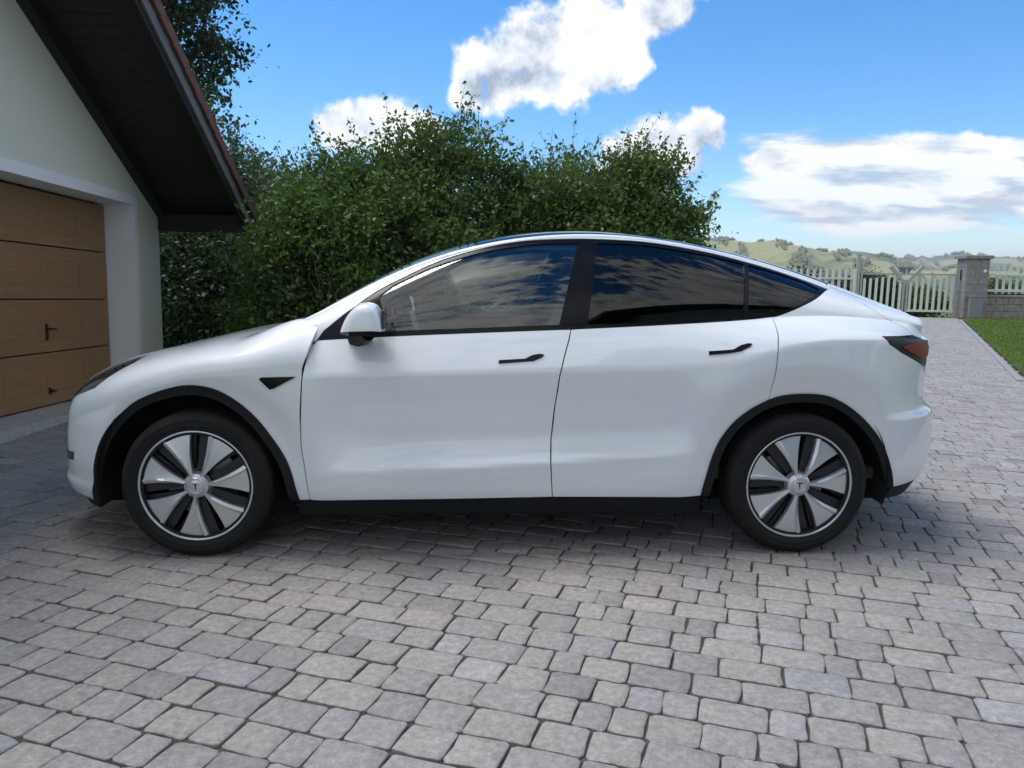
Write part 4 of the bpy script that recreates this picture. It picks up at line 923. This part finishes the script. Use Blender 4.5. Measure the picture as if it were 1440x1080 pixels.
both('door_handle', hs2, mapB, 'black_gloss', parent=rd, gap=0, off=.004, skirt=.006, h=.02)
both('side_camera', [(-1.130,-.018),(-1.120,-.006),(-.966,-.006),(-1.060,-.076),(-1.083,-.085)], mapF, 'black_gloss', gap=0, off=.008, skirt=.012, h=.01)
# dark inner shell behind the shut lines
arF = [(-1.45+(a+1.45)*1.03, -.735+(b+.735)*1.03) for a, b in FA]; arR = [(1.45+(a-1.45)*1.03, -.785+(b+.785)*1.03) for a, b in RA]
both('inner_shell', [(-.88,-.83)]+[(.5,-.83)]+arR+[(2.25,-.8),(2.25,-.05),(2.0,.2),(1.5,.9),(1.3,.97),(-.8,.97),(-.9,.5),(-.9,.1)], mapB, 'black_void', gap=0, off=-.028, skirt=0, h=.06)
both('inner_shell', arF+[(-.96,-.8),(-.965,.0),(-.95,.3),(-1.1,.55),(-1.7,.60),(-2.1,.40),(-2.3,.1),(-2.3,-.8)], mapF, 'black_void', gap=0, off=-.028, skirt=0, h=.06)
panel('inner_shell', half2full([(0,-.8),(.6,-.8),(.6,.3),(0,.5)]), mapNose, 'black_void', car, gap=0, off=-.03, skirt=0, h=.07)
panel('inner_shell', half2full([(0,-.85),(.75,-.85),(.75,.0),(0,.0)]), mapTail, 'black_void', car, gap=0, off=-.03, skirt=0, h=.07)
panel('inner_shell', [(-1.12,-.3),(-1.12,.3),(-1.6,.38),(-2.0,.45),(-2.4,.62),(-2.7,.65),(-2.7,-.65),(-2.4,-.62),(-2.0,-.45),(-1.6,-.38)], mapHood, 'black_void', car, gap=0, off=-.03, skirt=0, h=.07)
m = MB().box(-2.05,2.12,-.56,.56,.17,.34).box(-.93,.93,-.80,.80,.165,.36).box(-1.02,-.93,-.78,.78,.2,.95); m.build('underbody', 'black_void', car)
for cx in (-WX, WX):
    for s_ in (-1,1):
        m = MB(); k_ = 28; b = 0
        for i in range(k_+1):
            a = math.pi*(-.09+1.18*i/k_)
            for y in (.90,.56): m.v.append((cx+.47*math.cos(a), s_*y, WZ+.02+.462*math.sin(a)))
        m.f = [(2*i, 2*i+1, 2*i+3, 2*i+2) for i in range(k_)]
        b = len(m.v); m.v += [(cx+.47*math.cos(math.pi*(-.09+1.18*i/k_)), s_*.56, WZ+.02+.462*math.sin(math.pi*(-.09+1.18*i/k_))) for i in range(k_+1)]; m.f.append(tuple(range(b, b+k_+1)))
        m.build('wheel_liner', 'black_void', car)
# wheels -------------------------------------------------------------------------
def make_wheel():
    m = MB().lathe_y([(.05,.06),(.20,.05),(.235,.10),(.243,.112),(.252,-.075),(.252,-.110)], 56); rim = autosmooth(m.build('wheel', 'black_void'))
    m = MB(); pr = []
    half = [(.243,.112),(.256,.120),(.264,.124),(.266,.1262),(.270,.1262),(.272,.1268),(.285,.1292),(.287,.1306),(.292,.1308),(.294,.1295),(.310,.1285),(.312,.1298),(.316,.1292),(.318,.1268),(.332,.120),(.343,.108),(.3485,.092),(.350,.072),(.350,.058),(.342,.057),(.342,.050),(.3508,.049),(.3508,.008),(.342,.007),(.342,0)]
    prof = half+[(r, -y) for r, y in half[::-1][1:]]
    autosmooth(m.lathe_y(prof, 96).build('tyre', 'tyre_rubber', rim), 28)
    autosmooth(MB().lathe_y([(.2545,-.119),(.257,-.124),(.2605,-.1250),(.2645,-.1235),(.265,-.116)], 96).build('rim_edge', 'silver_cover', rim))
    autosmooth(MB().lathe_y([(.05,-.02),(.17,-.018),(.17,-.002),(.05,0)], 48).build('brake_disc', 'steel_disc', rim))
    # dark inner spokes seen through the slots
    n_ = 7; T0 = R(85)
    m = MB()
    for k in range(n_):
        a = T0+k*2*math.pi/n_; d = Vector((math.cos(a), 0, math.sin(a))); p = Vector((-math.sin(a), 0, math.cos(a)))
        for (o0, o1, ya) in ((-.046,.004,-.088),(.024,.046,-.070)):
            c = [d*.07+p*o0, d*.250+p*o0, d*.250+p*o1, d*.07+p*o1]
            vs = [v+Vector((0,ya,0)) for v in c]+[v+Vector((0,ya+.035,0)) for v in c]
            m.add(vs, [(0,1,2,3),(0,4,5,1),(2,6,7,3),(1,5,6,2),(0,3,7,4)])
    m.build('inner_spokes', 'dark_rim', rim)
    # seven blades
    rs = np.array([.050,.085,.11,.14,.17,.20,.225,.2445]); 
    blade = None
    for k in range(n_):
        m = MB(); cols = [0,.62,.80,.90,1.0]; hh = [.000,.001,.003,.013,.004]
        a0 = 0; a1 = 2*math.pi/n_
        for i, r in enumerate(rs):
            dl = R(9.3)+R(7.2)*max(0,(.2445-r)/.15)
            e0, e1 = a0+dl, a1-dl
            if e1-e0 < .12: mid = (a0+a1)/2; e0, e1 = mid-.06, mid+.06
            dish = .118-.012*((r-.05)/.2)+.004*math.sin((r-.05)/.2*math.pi)
            for c, h_ in zip(cols, hh):
                c2 = c if c in (0,1) else max(c-.25*(1-r/.2445), .15)
                a = e0+(e1-e0)*c2; m.v.append((r*math.cos(a), -(dish+h_*(.55+.45*(1-r/.2445)*2)), r*math.sin(a)))
        nc = len(cols)
        for i in range(len(rs)-1):
            for j in range(nc-1): m.f.append((i*nc+j, i*nc+j+1, (i+1)*nc+j+1, (i+1)*nc+j))
        top = len(m.v); loop = [i*nc for i in range(len(rs))]+[(len(rs)-1)*nc+j for j in range(1,nc)]+[i*nc+nc-1 for i in range(len(rs)-2,-1,-1)]+[j for j in range(nc-2,0,-1)]
        for q_ in loop: x, y, z = m.v[q_]; m.v.append((x, y+.024, z))
        L = len(loop)
        for i in range(L): m.f.append((loop[i], loop[(i+1) % L], top+(i+1) % L, top+i))
        if blade is None: ob = autosmooth(m.build('blade', 'silver_cover', rim), 12); blade = ob.data
        else: ob = obj_from_mesh('blade', blade, rim)
        ob.rotation_euler = (0, -(T0+k*2*math.pi/n_), 0); ob.scale = (1.047,1,1.047)
    cap = autosmooth(MB().lathe_y([(0,-.1275),(.026,-.127),(.031,-.124),(.033,-.129),(.038,-.129),(.042,-.124),(.056,-.117),(.064,-.09)], 48).build('centre_cap', 'silver_cover', rim))
    m = MB().prism([(-.017,.014),(.017,.014),(.015,.009),(.005,.010),(.001,-.018),(-.001,-.018),(-.005,.010),(-.015,.009)], 'y', -.1285, -.1272); m.build('emblem', 'dark_rim', cap)
    return rim
wproto = make_wheel(); first = True
for cx in (-WX, WX):
    for s_ in (-1,1):
        o = wproto if first else copy_tree(wproto); first = False
        o.parent = car; o.location = (cx, s_*.815, WZ+.002)
        o.rotation_euler = (0, R(4 if cx > 0 else 0), math.pi if s_ > 0 else 0)
# mirrors --------------------------------------------------------------------------
prof = cat([(-.742,1.088),(-.728,1.125),(-.702,1.172),(-.664,1.208),(-.620,1.217),(-.585,1.206),(-.563,1.170),(-.553,1.130),(-.550,1.092)], 3)
for s_ in (-1,1):
    m = MB(); secs = [(.930,.82),(.955,.95),(1.0,1.0),(1.06,1.0),(1.095,.965),(1.118,.88),(1.130,.74),(1.136,.5)]; n_ = len(prof)
    for (y, k) in secs: m.v += [(-.645+(x+.01*(1-k)-(-.645))*k, s_*y, 1.125+(z-1.125)*(k if z > 1.1 else (k*.4+.6))) for x, z in prof]
    for i in range(len(secs)-1):
        for j in range(n_): m.f.append((i*n_+j, i*n_+(j+1) % n_, (i+1)*n_+(j+1) % n_, (i+1)*n_+j))
    m.f.append(tuple(range((len(secs)-1)*n_, len(secs)*n_)))
    mo = autosmooth(m.build('door_mirror', 'white_paint', car), 40)
    m = MB().prism([(-.752,.925),(-.60,.885),(-.545,.93),(-.545,1.09),(-.60,1.125),(-.70,1.10),(-.75,1.02)] if s_ > 0 else [(-.752,-.925),(-.60,-.885),(-.545,-.93),(-.545,-1.09),(-.60,-1.125),(-.70,-1.10),(-.75,-1.02)], 'z', 1.072, 1.0875); m.build('mirror_base', 'black_gloss', mo)
    m = MB().tube([(-.70,s_*.865,1.045),(-.66,s_*.915,1.055),(-.635,s_*.96,1.072)], [.05,.04,.034], 10); autosmooth(m.build('mirror_arm', 'black_gloss', mo))
    MB().prism([(s_*.955,1.105),(s_*1.11,1.105),(s_*1.10,1.185),(s_*.965,1.19)], 'x', -.556, -.5475).build('mirror_glass', 'screen', mo)
# cabin ------------------------------------------------------------------------------
def seat(y, x):
    m = MB(); o = MB().box(-.26,.27,-.25,.25,-.08,.08,.05).build('seat', 'seat_pale', car); o.location = (x, y, .62); autosmooth(o, 50); o.rotation_euler = (0, R(6), 0)
    b = MB().box(-.07,.07,-.25,.25,0,.62,.06).build('backrest', 'seat_pale', o); b.location = (.25,0,.02); b.rotation_euler = (0, R(14), 0); autosmooth(b, 50)
    h_ = MB().box(-.05,.05,-.14,.14,.66,.84,.045).build('headrest', 'seat_pale', o); h_.location = (.25,0,.02); h_.rotation_euler = (0, R(14), 0); autosmooth(h_, 50)
seat(-.38,.02); seat(.38,.02)
o = autosmooth(MB().box(.62,1.15,-.68,.68,.50,.66,.06).build('rear_bench', 'interior_dark', car), 50)
b = MB().box(-.08,.08,-.68,.68,0,.62,.06).build('bench_back', 'interior_dark', o); b.location = (1.14,0,.58); b.rotation_euler = (0, R(20), 0); autosmooth(b, 50)
for y in (-.45,0,.45): h_ = autosmooth(MB().box(-.045,.045,-.13,.13,.64,.80,.04).build('headrest', 'interior_dark', o), 50); h_.location = (1.14,y,.58); h_.rotation_euler = (0, R(20), 0)
MB().box(-.95,1.9,-.78,.78,.34,.40).build('cabin_floor', 'interior_dark', car)
m = MB().prism([(-1.08,.80),(-.62,.80),(-.58,.93),(-.66,1.00),(-1.0,1.035)], 'y', -.72, .72); m.build('dashboard', 'interior_dark', car)
MB().box(-.60,-.575,-.19,.19,.93,1.17,.006).build('touch_screen', 'screen', car)
pts = []; 
for i in range(33):
    a = 2*math.pi*i/32; r = .185; yy2, zz2 = r*math.cos(a), r*.94*math.sin(a); pts.append((-.40-zz2*.42*-1*-1, -.38+yy2, .985+zz2*.9))
sw = MB().tube(pts, .016, 8, False).tube([(-.60,-.38,.93),(-.41,-.38,.985)], .03, 8); sw.box(-.425,-.39,-.53,-.23,.97,1.0); autosmooth(sw.build('steering_wheel', 'interior_dark', car))
m = MB().box(-.45,.30,-.14,.14,.40,.72,.03); m.build('console', 'interior_dark', car)
